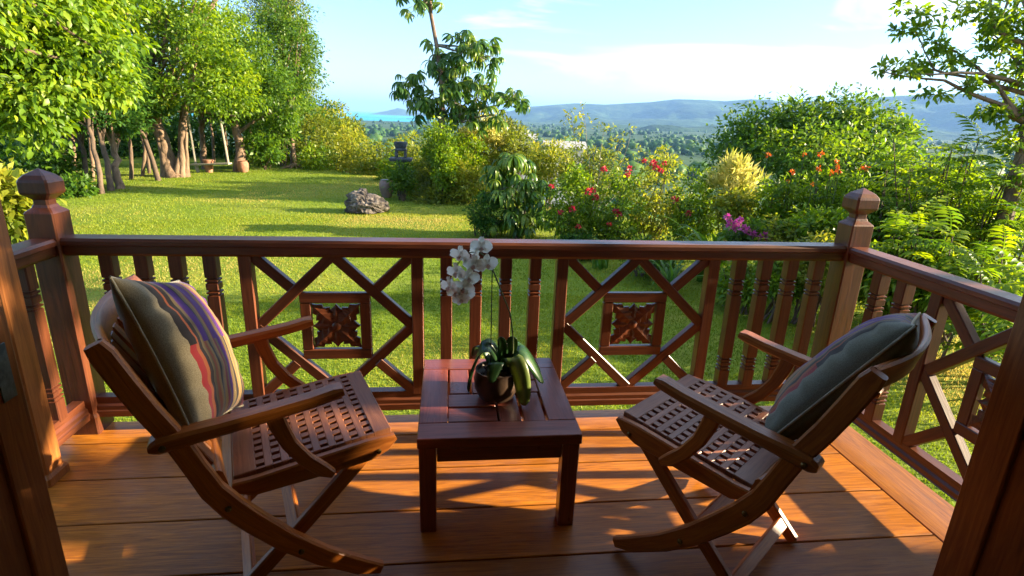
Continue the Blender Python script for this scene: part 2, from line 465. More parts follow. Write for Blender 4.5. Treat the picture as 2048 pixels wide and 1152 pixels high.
def crown(name, parent, blobs, mat, n_clump, per, clump_r, L, W=None, tmpl=T_DIA, origin=(0, 0, 0), seed=0, **kw):
    P, D, Nn, rnd, cc = crown_pts(blobs, n_clump, per, clump_r, seed=seed, **kw)
    g = np.random.default_rng(seed + 99)
    Ls = L * g.uniform(.65, 1.3, len(P)); Ws = Ls * (W if W else .5)
    V, lo, rn = leaves(P - np.array(origin), D, Nn, Ls, Ws, rnd, tmpl)
    me = np_mesh(name, V, 4, lo, mat, rn)
    return link(name, me, parent), cc
def limb(mb, a, b, r0, r1, n=6, wob=.06, seed=0, seg=7, sag=0.0):
    g = np.random.default_rng(seed); a = np.array(a, float); b = np.array(b, float); L = np.linalg.norm(b - a)
    ts = np.linspace(0, 1, n); off = np.cumsum(g.normal(0, wob * L / n, (n, 3)), axis=0); off -= off[0] * (1 - ts)[:, None]; off -= ts[:, None] * off[-1]
    pts = a + (b - a) * ts[:, None] + off + np.array([0, 0, 1]) * (sag * L * np.sin(ts * math.pi))[:, None]
    mb.tube(pts, list(r0 + (r1 - r0) * ts ** .8), seg); return pts

# ================================================================== THE SETTING
SEA_Z = -50.0
_AZ = np.radians([-180, -100, -60, -30, -17, -10, 0, 8, 20, 40, 60, 80, 110, 150, 180])
_ED = np.array([60, 60, 60, 50, 30, 19.5, 17.5, 13.0, 11.5, 11.5, 12.5, 15, 30, 60, 60.])
def ground_z(x, y):
    x = np.asarray(x, float); y = np.asarray(y, float)
    r = np.hypot(x, y); a = np.arctan2(x, y)
    e = np.interp(a, _AZ, _ED)
    q = np.maximum(r - e, 0)
    fall = .30 * (np.sqrt(q * q + 36) - 6)
    left = np.clip((-a - R(12)) / R(25), 0, 1)
    fall = fall * (1 - .75 * left * np.exp(-q / 120))
    bumps = (fbm(x * .02, y * .02) - .5) * np.clip(q / 60, 0, 1) * 14
    lawn = (fbm(x * .35, y * .35) - .5) * .05
    z = LAWN_Z - fall + bumps + lawn
    dx = np.clip((r - 400) / 600, 0, 1)
    plain = SEA_Z + 3.5 + 12 * (fbm(x * .0018, y * .0018, 5) - .35) * dx
    # the coast: left of the view the plain ends and the sea begins
    coast = 2900 + 500 * (fbm(a * 3 + 5, a * 0) - .5) + 9000 * np.clip((a - R(-1)) / R(7), 0, 1)
    plain = plain - np.clip((r - coast) / 300, 0, 1) * 40
    k = 1.0
    return np.where(z > plain + 8, z, plain + 8 * np.exp(np.minimum((z - plain - 8) / 8, 0)))

def polar_sheet(az, rr):
    A, Q = np.meshgrid(az, rr, indexing='ij')
    return np.sin(A) * Q, np.cos(A) * Q
def grid_mesh(name, X, Y, Z, mat, attr=None):
    n, m_ = X.shape
    V = np.stack([X, Y, Z], -1).reshape(-1, 3)
    i = np.arange(n - 1)[:, None] * m_ + np.arange(m_ - 1)[None, :]
    lo = np.stack([i, i + m_, i + m_ + 1, i + 1], -1).reshape(-1)
    me = np_mesh(name, V, 4, lo, mat, attr, smooth=True)
    return me

# ---- ground: lawn near the house, forest floor and plain farther away
m, n, l, b = new_mat('ground')
tc = n.new('ShaderNodeTexCoord'); at = n.new('ShaderNodeAttribute'); at.attribute_name = 'rnd'
def noise_node(scale, detail=5, rough=.6, vec=None):
    a = n.new('ShaderNodeTexNoise'); a.inputs['Scale'].default_value = scale; a.inputs['Detail'].default_value = detail; a.inputs['Roughness'].default_value = rough
    l.new(vec or tc.outputs['Object'], a.inputs['Vector']); return a
n1 = noise_node(.55); n2 = noise_node(9, 6, .7); n3 = noise_node(60, 3)
g1 = ramp(n, [(.30, (.095, .155, .013)), (.5, (.175, .220, .020)), (.68, (.33, .285, .06))]); l.new(n1.outputs['Fac'], g1.inputs['Fac'])
g2 = ramp(n, [(.30, (.075, .14, .010)), (.55, (.155, .23, .018)), (.75, (.29, .28, .05))]); l.new(n2.outputs['Fac'], g2.inputs['Fac'])
mg = n.new('ShaderNodeMixRGB'); mg.inputs['Fac'].default_value = .55; l.new(g1.outputs[0], mg.inputs['Color1']); l.new(g2.outputs[0], mg.inputs['Color2'])
f1 = noise_node(.012, 9, .75); f2 = noise_node(.0022, 6, .6)
fr = ramp(n, [(.35, (.018, .045, .014)), (.52, (.04, .085, .02)), (.62, (.085, .13, .03)), (.72, (.20, .18, .10))]); l.new(f1.outputs['Fac'], fr.inputs['Fac'])
fr2 = ramp(n, [(.4, (.025, .06, .018)), (.58, (.06, .10, .028)), (.68, (.17, .18, .09))]); l.new(f2.outputs['Fac'], fr2.inputs['Fac'])
mf = n.new('ShaderNodeMixRGB'); mf.inputs['Fac'].default_value = .5; l.new(fr.outputs[0], mf.inputs['Color1']); l.new(fr2.outputs[0], mf.inputs['Color2'])
mm = n.new('ShaderNodeMixRGB'); l.new(at.outputs['Fac'], mm.inputs['Fac']); l.new(mf.outputs[0], mm.inputs['Color1']); l.new(mg.outputs[0], mm.inputs['Color2'])
l.new(mm.outputs[0], b.inputs['Base Color']); b.inputs['Roughness'].default_value = .9; b.inputs['Specular IOR Level'].default_value = .15
bp = n.new('ShaderNodeBump'); bp.inputs['Strength'].default_value = .6; bp.inputs['Distance'].default_value = .05
l.new(n2.outputs['Fac'], bp.inputs['Height']); l.new(bp.outputs[0], b.inputs['Normal'])
M['ground'] = m
az = np.concatenate([np.radians(np.linspace(-180, -72, 40)), np.radians(np.linspace(-70, 70, 281)), np.radians(np.linspace(72, 180, 40))])
rr = np.concatenate([[0.0], np.linspace(1.2, 40, 100), 40 * (16000 / 40) ** np.linspace(.01, 1, 150)])
X, Y = polar_sheet(az, rr); Z = ground_z(X, Y)
rG = np.hypot(X, Y); edge = np.interp(np.arctan2(X, Y), _AZ, _ED)
mask = np.clip((edge + 3 - rG) / 3, 0, 1).ravel()
tag(link('ground', grid_mesh('ground', X, Y, Z, M['ground'], mask)), kind='structure')

# ---- sea, island, mountains
m, n, l, b = new_mat('sea_water'); b.inputs['Base Color'].default_value = (.02, .22, .30, 1); b.inputs['Roughness'].default_value = .55; b.inputs['Specular IOR Level'].default_value = .12
tc = n.new('ShaderNodeTexCoord'); a = n.new('ShaderNodeTexNoise'); a.inputs['Scale'].default_value = .02; a.inputs['Detail'].default_value = 4; l.new(tc.outputs['Object'], a.inputs['Vector'])
bp = n.new('ShaderNodeBump'); bp.inputs['Strength'].default_value = .5; bp.inputs['Distance'].default_value = 2.0; l.new(a.outputs['Fac'], bp.inputs['Height']); l.new(bp.outputs[0], b.inputs['Normal'])
a2 = n.new('ShaderNodeTexNoise'); a2.inputs['Scale'].default_value = .0006; l.new(tc.outputs['Object'], a2.inputs['Vector'])
rs = ramp(n, [(.4, (.02, .30, .46)), (.62, (.04, .44, .55))]); l.new(a2.outputs['Fac'], rs.inputs['Fac']); l.new(rs.outputs[0], b.inputs['Base Color'])
M['sea'] = m
saz = np.radians(np.linspace(-75, 30, 106)); sr = np.linspace(1500, 45000, 80)
X, Y = polar_sheet(saz, sr)
tag(link('sea', grid_mesh('sea', X, Y, np.full_like(X, SEA_Z), M['sea'])), kind='structure')
M['hill'] = noisy('far_forest', [(.35, (.018, .045, .016)), (.55, (.04, .085, .025)), (.72, (.10, .14, .05))], scale=.004, detail=9, rough=.95, bump=.9, dist=60, spec=.1)
# ridge line read off the photograph: pixel -> direction, distance from the plain it rises from
rp = [(1000, 226), (1062, 213), (1100, 210), (1150, 206), (1210, 209), (1260, 206), (1300, 204), (1350, 198), (1400, 199), (1450, 202), (1500, 198), (1540, 199), (1570, 204), (1620, 201), (1660, 203), (1720, 197), (1800, 191), (1900, 187), (2048, 184)]
RA = []; RE = []
for (u, v) in rp:
    q = ray(u, v); RA.append(math.atan2(q[0], q[1])); RE.append(q[2] / math.hypot(q[0], q[1]))
RA = np.array([R(-4)] + RA + [R(75), R(110)]); RE = np.array([-.012] + RE + [.05, .03])
maz = np.radians(np.linspace(-4, 110, 520)); mr = np.linspace(4300, 10500, 110)
A, Q = np.meshgrid(maz, mr, indexing='ij'); X, Y = np.sin(A) * Q, np.cos(A) * Q
RD = 7600.0
top = np.interp(A, RA, RE) * RD + CAMH
prof = np.clip(1 - np.abs(Q - RD) / 3000, 0, 1); prof = prof ** 1.25
spur = fbm(X * .0014, Y * .0014, 5)
Z = SEA_Z - 2 + (top - SEA_Z) * prof * np.clip(.62 + .38 * (prof ** 3) + (spur - .5) * 2.8 * (1 - prof ** 2), 0, 1.0)
Z = Z + (fbm(X * .004, Y * .004, 3) - .5) * 30 * (1 - prof) * (prof > .03)
tag(link('mountains', grid_mesh('mountains', X, Y, Z, M['hill'])), kind='structure')
def far_hill(name, u, v_foot, d, w, h, seed):
    c = at_depth(u, v_foot, d); gx, gy = c[0], c[1]
    xs = np.linspace(-1, 1, 40); A, B = np.meshgrid(xs, xs, indexing='ij')
    q = np.clip(1 - np.hypot(A, B), 0, 1)
    Z = h * (q * q * (3 - 2 * q)) * (.65 + .7 * fbm(A * 3 + seed, B * 3, 4)) - 3
    me = grid_mesh(name, gx + A * w, gy + B * w, SEA_Z + 2 + Z, M['hill'])
    tag(link(name, me), kind='structure')
far_hill('island', 800, 236, 9500, 560, 105, 3)
far_hill('island', 850, 238, 9500, 430, 60, 9)
far_hill('foothill', 1325, 300, 3000, 230, 42, 4)
far_hill('foothill', 1200, 300, 3600, 600, 26, 6)
far_hill('foothill', 1480, 300, 3300, 700, 45, 8)

# ---- deck
PL, X0, X1, YE = .285, -1.86, 2.20, 2.715
deck = tag(bpy.data.objects.new('deck', None), kind='structure'); COL.objects.link(deck)
ys = [YE - .205] + [2.225 - PL * k for k in range(0, 10)]
def board(x0, x1, y0, y1, z0=-.035, z1=0.0, nm='plank', par=deck, mat='deck', g=0):
    gp = .0035
    mb = MB(); mb.box((0, 0, 0), (x1 - x0 - 2 * gp, y1 - y0 - 2 * gp, z1 - z0), .0025, g)
    return mb.build(nm, M[mat], par, ((x0 + x1) / 2, (y0 + y1) / 2, (z0 + z1) / 2))
BX = 1.963
board(X0, X1, ys[0], YE)
board(X0, BX, 2.225, ys[0])
for k in range(1, len(ys) - 1): board(X0, BX, ys[k + 1], ys[k])
board(BX, X1, -.62, ys[0], g=1)
mb = MB(); mb.box((.17, YE - .02, -.14), (X1 - X0, .03, .20), .004, 0); mb.build('fascia', M['rail'], deck)
mb = MB(); mb.box((X1 - .02, .8, -.14), (.03, 3.7, .20), .004, 1); mb.build('fascia', M['rail'], deck)
mb = MB(); mb.box((X0 + .02, .8, -.14), (.03, 3.7, .20), .004, 1); mb.build('fascia', M['rail'], deck)
for x in (-1.6, .2, 1.9):
    mb = MB(); mb.box((x, 2.55, -.30), (.12, .12, .52), .006, 2); mb.build('pier', M['rail'], deck)

# ---- the house behind the camera: room, wall with the wide doorway, roof with its unseen eave carried out to darken the deck
house = thing('house', 'timber house with a wide open doorway behind the open deck', 'house', (0, 0, 0))
def part(nm, c, s, mat, par=house, g=None):
    mb = MB(); mb.box(c, s, .004, g); return mb.build(nm, M[mat], par)
part('wall', (-2.2, .68, 1.3), (1.9, .12, 2.6), 'plaster')
part('wall', (2.7, .68, 1.3), (2.0, .12, 2.6), 'plaster')
part('wall', (.22, .68, 2.45), (2.92, .12, .30), 'plaster')
part('wall', (-3.1, -1.7, 1.3), (.12, 4.6, 2.6), 'plaster')
part('wall', (3.65, -1.7, 1.3), (.12, 4.6, 2.6), 'plaster')
part('wall', (.27, -4.0, 1.3), (6.6, .12, 2.6), 'plaster')
part('room_floor', (.27, -2.35, -.02), (6.6, 3.3, .04), 'deck')
part('ceiling', (.27, -1.65, 2.66), (6.9, 4.8, .08), 'roof')
r_ = part('roof', (.27, -.95, 2.80), (7.5, 6.5, .12), 'roof')  # eave lengthened out of view over the deck to hold back sky light

# ---- porch post and the two open door leaves
pp = thing('porch_post', 'tall square orange-brown porch post beside the short left railing', 'post', (-1.722, 2.245, 0))
mb = MB(); mb.sq([(.052, .0), (.052, 2.62)], .006); mb.build('shaft', M['door'], pp)
mb = MB(); mb.sq([(.066, 0), (.066, .035), (.056, .05)], .006); mb.build('plinth', M['door'], pp)
def door_leaf(x, y0, y1, sgn, label):
    t = thing('door_leaf', label, 'door', (x, (y0 + y1) / 2, 0))
    th, H, w = .042, 2.25, .115; Ly = y1 - y0
    for yy in (-Ly / 2 + w / 2, Ly / 2 - w / 2):
        mb = MB(); mb.box((0, yy, H / 2 + .012), (th, w, H), .004, 2); mb.build('stile', M['door'], t)
    for zz, hh in ((.10, .18), (.80, .10), (H - .05, .12)):
        mb = MB(); mb.box((0, 0, zz + .012), (th - .004, Ly - 2 * w, hh), .004, 1); mb.build('rail', M['door'], t)
    mb = MB(); mb.box((0, 0, .48), (.016, Ly - 2 * w, .55), .002, 2); mb.build('panel', M['door'], t)
    mb = MB(); mb.box((0, 0, 1.53), (.008, Ly - 2 * w, 1.35), .001, 2); mb.build('pane', M['glass'], t)
    if sgn > 0: mb = MB(); mb.box((sgn * (th / 2 + .002), Ly / 2 - .055, .845), (.004, .05, .16), .001, 2); mb.build('latch_plate', M['patina'], t)
    return t
door_leaf(-1.222, .76, 1.572, 1, 'open door leaf with a patinated latch plate beside the tall porch post')
door_leaf(1.672, .55, 1.36, -1, 'dark open door leaf standing in shadow beside the right railing')

# ================================================================== RAILINGS
RT_Z, CY = .975, 2.66
def baluster_mesh():
    h = .029; pf = [(h, .17)]
    for z in (.285, .330, .715, .775):
        pf += [(h, z - .017), (h - .006, z - .014), (h - .006, z - .009), (h + .001, z - .005), (h + .001, z + .002), (h - .007, z + .005), (h - .007, z + .010), (h, z + .014)]
    pf += [(h, .905)]
    return MB().sq(pf, .004).mesh('baluster', M['rail'])
BAL = baluster_mesh()
PPOST = MB().sq([(.029, .165), (.029, .905)], .004).mesh('panel_post', M['rail'])
def rail_mesh(nm, L, z0, z1, w, kind):
    """moulded rail along local x"""
    if kind == 'top':
        pf = [(-w / 2, z1 - .012), (-w / 2 + .008, z1), (w / 2 - .008, z1), (w / 2, z1 - .012), (w / 2, z1 - .030), (w / 2 - .012, z1 - .036), (w / 2 - .012, z0 + .012), (w / 2 - .020, z0), (-w / 2 + .020, z0), (-w / 2 + .012, z0 + .012), (-w / 2 + .012, z1 - .036), (-w / 2, z1 - .030)]
    else:
        pf = [(-w / 2 + .016, z1), (w / 2 - .016, z1), (w / 2 - .016, z1 - .035), (w / 2 - .006, z1 - .045), (w / 2 - .006, z1 - .065), (w / 2, z1 - .070), (w / 2, z0), (-w / 2, z0), (-w / 2, z1 - .070), (-w / 2 + .006, z1 - .065), (-w / 2 + .006, z1 - .045), (-w / 2 + .016, z1 - .035)]
    k = len(pf); mb = MB()
    V = [(-L / 2, y, z) for y, z in pf] + [(L / 2, y, z) for y, z in pf]
    Fs = []; U = []; acc = 0
    for i in range(k):
        j = (i + 1) % k; s = math.dist(pf[i], pf[j])
        Fs.append((i, j, k + j, k + i)); U.append([(-L / 2, acc), (-L / 2, acc + s), (L / 2, acc + s), (L / 2, acc)]); acc += s
    Fs.append(tuple(range(k - 1, -1, -1))); U.append([(0, 0)] * k)
    Fs.append(tuple(range(k, 2 * k))); U.append([(0, 0)] * k)
    mb.add(V, Fs, U); return mb.mesh(nm, M['rail'])
def serrated(ang0, L, W, teeth, z0, z1, ridge):
    """a carved leaf lying in the local x-z plane, pointing along ang0, with toothed edges and a raised spine"""
    top = []
    N_ = teeth * 2 + 1
    for i in range(N_ + 1):
        t = i / N_
        w = W * math.sin(math.pi * min(1, (t * .88 + .12))) ** .8 * (1.0 if i % 2 else .62)
        if i == N_: w = 0
        top.append((t * L, w))
    out = [(x, w) for x, w in top] + [(x, -w) for x, w in top[::-1][1:]]
    ca, sa = math.cos(ang0), math.sin(ang0)
    tr = lambda x, w, y: (x * ca - w * sa, y, x * sa + w * ca)
    k = len(out); mb = MB()
    V = [tr(x, w, z0) for x, w in out] + [tr(x, w, z1) for x, w in out] + [tr(x, 0, z0 - ridge * math.sin(math.pi * (i + .5) / (N_ + 1))) for i, (x, w) in enumerate(top)]
    Fs = [(i, (i + 1) % k, k + (i + 1) % k, k + i) for i in range(k)]
    sp = 2 * k
    for i in range(N_):
        Fs.append((i, sp + i, sp + i + 1, i + 1))
        j = k - 1 - i if i else 0
        a_ = (k - i) % k; b_ = k - i - 1
        Fs.append((a_, b_, sp + i + 1, sp + i))
    Fs.append(tuple(range(k, 2 * k)))
    mb.add(V, Fs, [[(V[i][0], V[i][2]) for i in f] for f in Fs]); return mb
PETALS = []
for i in range(4):
    PETALS.append(serrated(math.pi / 4 + i * math.pi / 2, .162, .050, 4, -.008, .008, .010).mesh('petal', M['rail']))
for i in range(4):
    PETALS.append(serrated(i * math.pi / 2, .114, .042, 3, -.004, .010, .010).mesh('petal', M['rail']))
ROSE = MB().lathe([(.026, -.006), (.026, .004), (.018, .012), (.006, .015)], 10).mesh('rosette', M['rail'], 40)
LB_W, LB_T = .050, .042
def lattice(parent, xc, half, zb, zt):
    """posts, crossing bars, square frame and the carved flower; runs along the parent's x"""
    zc = (zb + zt) / 2; hz = (zt - zb) / 2; hx = half - .029
    for s in (-1, 1): link('panel_post', PPOST, parent, (xc + s * half, 0, 0))
    def lbar(a, b, k=0):
        mb = MB(); d = Vector((b[0] - a[0], 0, b[1] - a[1])); L = d.length
        mb.box((0, 0, 0), (L, LB_T, LB_W), .004, 0)
        ang = math.atan2(b[1] - a[1], b[0] - a[0])
        mt = Matrix.Translation((xc + (a[0] + b[0]) / 2, .0015 * k, zc + (a[1] + b[1]) / 2)) @ Matrix.Rotation(-ang, 4, 'Y')
        mb.build('lattice_bar', M['rail'], parent, mtx=mt)
    e = .004
    T, B_, Lf, Rt = (0, hz + e), (0, -hz - e), (-hx - e, 0), (hx + e, 0)
    lbar(T, Lf, 0); lbar(T, Rt, 1); lbar(B_, Lf, -1); lbar(B_, Rt, 2)
    for i, (sx, sz) in enumerate(((-1, 1), (1, 1), (-1, -1), (1, -1))):
        lbar((sx * (hx + .004), sz * (hz + .004)), (sx * (hx * .5 + .012), sz * (hz * .5 + .012)), 3 + i if i < 2 else -i)
    fw, ih, iv = .052, .116, .122
    fr = MB()
    fr.box((0, 0, iv + fw / 2), (2 * (ih + fw), .034, fw), .004, 0)
    fr.box((0, 0, -iv - fw / 2), (2 * (ih + fw), .034, fw), .004, 0)
    fr.box((ih + fw / 2, 0, 0), (fw, .032, 2 * iv), .004, 2)
    fr.box((-ih - fw / 2, 0, 0), (fw, .032, 2 * iv), .004, 2)
    frame = fr.build('panel_frame', M['rail'], parent, (xc, 0, zc))
    for p in PETALS: link('petal', p, frame)
    link('rosette', ROSE, frame, mtx=Matrix.Rotation(R(90), 4, 'X') @ Matrix.Translation((0, 0, .006)))
def newel(x, y, label):
    t = thing('newel_post', label, 'post', (x, y, 0))
    h = .060
    MB().sq([(h, 0), (h, 1.083), (h - .004, 1.090), (h - .022, 1.106), (h - .026, 1.118)], .006).build('shaft', M['rail'], t)
    MB().sq([(.032, 1.112), (.032, 1.140), (.040, 1.148), (.0595, 1.166), (.0615, 1.174), (.0615, 1.216), (.058, 1.228), (.044, 1.246), (.003, 1.272)], .008).build('cap', M['rail'], t)
    MB().sq([(.068, .0), (.068, .09), (.061, .105)], .006).build('plinth', M['rail'], t)
newel(-1.763, CY, 'dark red newel post with a pyramid cap where the short and long railings meet')
newel(2.119, CY, 'brown newel post with a pyramid cap in front of the leafy shrubs')
# front railing
fr_ = thing('railing', 'long front railing with two carved diamond lattice panels facing the lawn', 'railing', (.178, CY, 0), 0, None)
xL, xR = -1.703 - .178, 2.059 - .178
link('top_rail', rail_mesh('top_rail', xR - xL, .893, RT_Z, .105, 'top'), fr_, ((xL + xR) / 2, 0, 0))
link('bottom_rail', rail_mesh('bottom_rail', xR - xL, .080, .18, .082, 'bottom'), fr_, ((xL + xR) / 2, 0, 0))
for x in (-1.546, -1.398, -1.250, -1.10, -.007, .139, .287, .434, 1.511, 1.655, 1.80, 1.948): link('baluster', BAL, fr_, (x - .178, 0, 0))
lattice(fr_, -.546 - .178, .398, .18, .893)
lattice(fr_, .968 - .178, .398, .18, .893)
# right railing: local +x runs towards the house
rr_ = thing('railing', 'right-hand railing running back to the house beside the leafy shrubs', 'railing', (2.119, 2.60, 0), R(-90))
Lr = 1.92
link('top_rail', rail_mesh('top_rail', Lr, .893, RT_Z, .105, 'top'), rr_, (Lr / 2, 0, 0))
link('bottom_rail', rail_mesh('bottom_rail', Lr, .110, .18, .082, 'bottom'), rr_, (Lr / 2, 0, 0))
for y in (2.41, 2.257): link('baluster', BAL, rr_, (2.60 - y, 0, 0))
lattice(rr_, 2.60 - 1.666, .398, .18, .893)
for y in (1.12, .97, .82): link('baluster', BAL, rr_, (2.60 - y, 0, 0))
# left railing, short
lr_ = thing('railing', 'short left railing with one baluster between newel and porch post', 'railing', (-1.763, 2.60, 0), R(-90))
Ls = .30
link('top_rail', rail_mesh('top_rail', Ls, .893, RT_Z, .105, 'top'), lr_, (Ls / 2, 0, 0))
link('bottom_rail', rail_mesh('bottom_rail', Ls, .080, .18, .082, 'bottom'), lr_, (Ls / 2, 0, 0))
link('baluster', BAL, lr_, (.150, 0, 0))

# ================================================================== TABLE
tb = thing('side_table', 'low square mahogany side table with basket-pattern slatted top', 'table', (.198, 2.15, 0))
tw, td, tz = .62, .70, .42
def tbox(nm, c, s, g=None, ch=.003):
    mb = MB(); mb.box((0, 0, 0), s, ch, g); return mb.build(nm, M['table'], tb, c)
bw = .112; th_ = .042
tbox('top_border', (0, -td / 2 + bw / 2, tz - th_ / 2), (tw, bw, th_), 0)
tbox('top_border', (0, td / 2 - bw / 2, tz - th_ / 2), (tw, bw, th_), 0)
tbox('top_border', (-tw / 2 + bw / 2, 0, tz - th_ / 2), (bw, td - 2 * bw - .001, th_), 1)
tbox('top_border', (tw / 2 - bw / 2, 0, tz - th_ / 2), (bw, td - 2 * bw - .001, th_), 1)
ix, iy = tw / 2 - bw, td / 2 - bw
for qx in (-1, 1):
    for qy in (-1, 1):
        horiz = (qx * qy > 0)
        for k in (0, 1):
            if horiz:
                w = (iy - .026) / 2; yc = qy * (.006 + w / 2 + k * (w + .011))
                tbox('slat', (qx * ix / 2, yc, tz - .020), (ix - .004, w, .034), 0)
            else:
                w = (ix - .026) / 2; xc = qx * (.006 + w / 2 + k * (w + .011))
                tbox('slat', (xc, qy * iy / 2, tz - .020), (w, iy - .004, .034), 1)
for sx in (-1, 1):
    for sy in (-1, 1):
        mb = MB(); mb.sq([(.031, 0), (.033, tz - th_ - .004)], .004); mb.build('leg', M['table'], tb, (sx * (tw / 2 - .038), sy * (td / 2 - .040), 0))
for sy in (-1, 1): tbox('apron', (0, sy * (td / 2 - .03), tz - th_ - .037), (tw - .145, .024, .066), 0)
for sx in (-1, 1): tbox('apron', (sx * (tw / 2 - .028), 0, tz - th_ - .037), (.024, td - .145, .066), 1)
tbox('brace', (0, 0, tz - th_ - .022), (.05, td - .085, .028), 1)
tbox('brace', (0, .0, tz - th_ - .0535), (tw - .085, .05, .028), 0)

# ================================================================== CHAIRS
def chair(loc, th, label):
    c = thing('folding_armchair', label, 'chair', loc, th, 'folding armchairs on the deck')
    mt = M['chair']; WF = .311
    leg_c = [(-.252, .985), (-.238, .955), (-.205, .872), (-.165, .780), (-.135, .720), (-.108, .664), (-.078, .584), (-.044, .496), (0, .423), (.059, .347), (.140, .251), (.242, .154), (.366, .062), (.43, .030)]
    leg_w = [.044, .058, .060, .060, .060, .060, .060, .066, .072, .072, .070, .066, .060, .040]
    for s in (-1, 1):
        y0 = s * WF - .016
        MB().plank(leg_c, leg_w, y0, y0 + .032, .006).build('curved_leg', mt, c)
    # crossing front legs, seat side rails, arms
    for s in (-1, 1):
        y0 = s * .258 - .014
        MB().plank([(.448, .475), (.40, .432), (.20, .232), (.06, .098), (-.03, .014)], [.046, .050, .052, .050, .042], y0 - s * .031, y0 - s * .031 + .028, .005).build('front_leg', mt, c)
        MB().plank([(.002, .455), (.06, .442), (.24, .458), (.42, .476), (.47, .488), (.508, .506)], [.034, .060, .072, .076, .058, .020], y0, y0 + .028, .005).build('seat_rail', mt, c)
        ya = s * (WF + .006)
        MB().plank([(-.176, .679), (-.168, .680), (-.155, .682), (-.12, .686), (0, .698), (.12, .712), (.24, .728), (.31, .742), (.335, .748)], [.018, .034, .046, .046, .040, .038, .036, .036, .024], ya - .030, ya + .030, .009).build('armrest', mt, c)
        ys_ = s * (WF - .004)
        MB().plank([(.138, .700), (.146, .664), (.172, .592), (.215, .524), (.262, .474), (.292, .452)], [.054, .052, .046, .046, .046, .028], ys_ - .013, ys_ + .013, .006).build('arm_support', mt, c)
        for (px, pz, yy) in ((-.143, .681, WF + .040), (-.01, .431, WF + .018), (.176, .206, WF + .018), (.447, .470, .258 + .016)):
            MB().lathe([(.009, -.004), (.009, .003), (.005, .005)], 10).build('bolt', M['brass'], c, mtx=Matrix.Translation((px, s * yy, pz)) @ Matrix.Rotation(R(-90 * s), 4, 'X'))
    # seat: cross slats with small spacers between them, so a grid of holes is left
    a, b_ = (.010, .470), (.500, .520)
    dx, dz = b_[0] - a[0], b_[1] - a[1]; ln = math.hypot(dx, dz); tx, tz_ = dx / ln, dz / ln
    ang = -math.atan2(dz, dx); rot = Matrix.Rotation(ang, 4, 'Y')
    hw = .242
    def at_s(q, nmoff=0): return (a[0] + tx * q - tz_ * nmoff, 0, a[1] + tz_ * q + tx * nmoff)
    def slat(q0, q1, nm='seat_slat', th=.018):
        mb = MB(); mb.box((0, 0, 0), (q1 - q0, 2 * hw, th), .003, 1)
        return mb.build(nm, M['seat'], c, mtx=Matrix.Translation(at_s((q0 + q1) / 2)) @ rot)
    slat(0, .066, 'rear_board'); slat(ln - .060, ln, 'front_board', .022)
    nr = 8; q0 = .066; q1 = ln - .060; hole = .0235; bar_ = (q1 - q0 - nr * hole) / (nr - 1)
    for k in range(nr - 1):
        s0 = q0 + hole + k * (hole + bar_); slat(s0, s0 + bar_)
    sp = MB(); nl = 12; pitch = 2 * hw / nl; opn = .017
    for k in range(nr):
        qc = q0 + hole / 2 + k * (hole + bar_)
        for j in range(nl + 1):
            w = pitch - opn; yc = -hw + j * pitch
            if j in (0, nl): w = w / 2; yc += (w / 2 if j == 0 else -w / 2)
            p = at_s(qc); sp.box((p[0], yc, p[2]), (hole + .002, w, .0176), .0004, 0, rot.to_3x3())
    tag(sp.build('slat_spacers', M['seat'], c), kind='stuff')
    # back: bowed top rail, lower rail, upright slats
    def bowed(nm, s, z, hgt, bow, th=.024, tilt=.24):
        mb = MB(); N_ = 14; V = []; Fs = []; U = []
        for i in range(N_ + 1):
            y = -WF + .012 + (2 * WF - .024) * i / N_; x = s - bow * math.cos(math.pi * (i / N_ - .5))
            for (ox, oz) in ((-th / 2, -hgt / 2), (th / 2, -hgt / 2), (th / 2, hgt / 2 - .008), (th / 2 - .008, hgt / 2), (-th / 2 + .008, hgt / 2), (-th / 2, hgt / 2 - .008)):
                V.append((x + ox - oz * tilt, y, z + oz))
        for i in range(N_):
            for k in range(6):
                k2 = (k + 1) % 6
                Fs.append((i * 6 + k, i * 6 + k2, (i + 1) * 6 + k2, (i + 1) * 6 + k)); U.append([(i * .045, k * .03), (i * .045, k * .03 + .03), (i * .045 + .045, k * .03 + .03), (i * .045 + .045, k * .03)])
        Fs.append(tuple(range(5, -1, -1))); U.append([(0, 0)] * 6)
        Fs.append(tuple(N_ * 6 + k for k in range(6))); U.append([(0, 0)] * 6)
        mb.add(V, Fs, U); mb.build(nm, mt, c, smooth=40)
    bowed('back_top_rail', -.228, .952, .082, .050)
    bowed('back_lower_rail', -.020, .520, .055, .022)
    for k in range(7):
        y = -.225 + .075 * k; bw_ = math.cos(math.pi * (y / (2 * WF)))
        MB().bar((-.218 - .046 * bw_, y, .925), (-.026 - .020 * bw_, y, .530), .045, .014, .003, up=(1, 0, .4)).build('back_slat', mt, c)
    # stretchers
    for (s, z, hy, w, t) in ((-.004, .408, WF, .050, .022), (.172, .204, .24, .05, .02), (.02, .072, .228, .045, .022), (.440, .474, .22, .04, .02)):
        MB().box((0, 0, 0), (w, 2 * hy - .02, t), .004, 1, Matrix.Rotation(R(-45), 3, 'Y')).build('stretcher', mt, c, (s, 0, z))
    return c
CHL = ((-.744, 1.756), .358); CHR = ((1.148, 1.533), 2.24)
ch1 = chair((*CHL[0], 0), CHL[1], 'teak folding armchair beside the tall porch post, holding the red striped cushion')
ch2 = chair((*CHR[0], 0), CHR[1], 'teak folding armchair beside the right railing, holding the grey-green cushion')

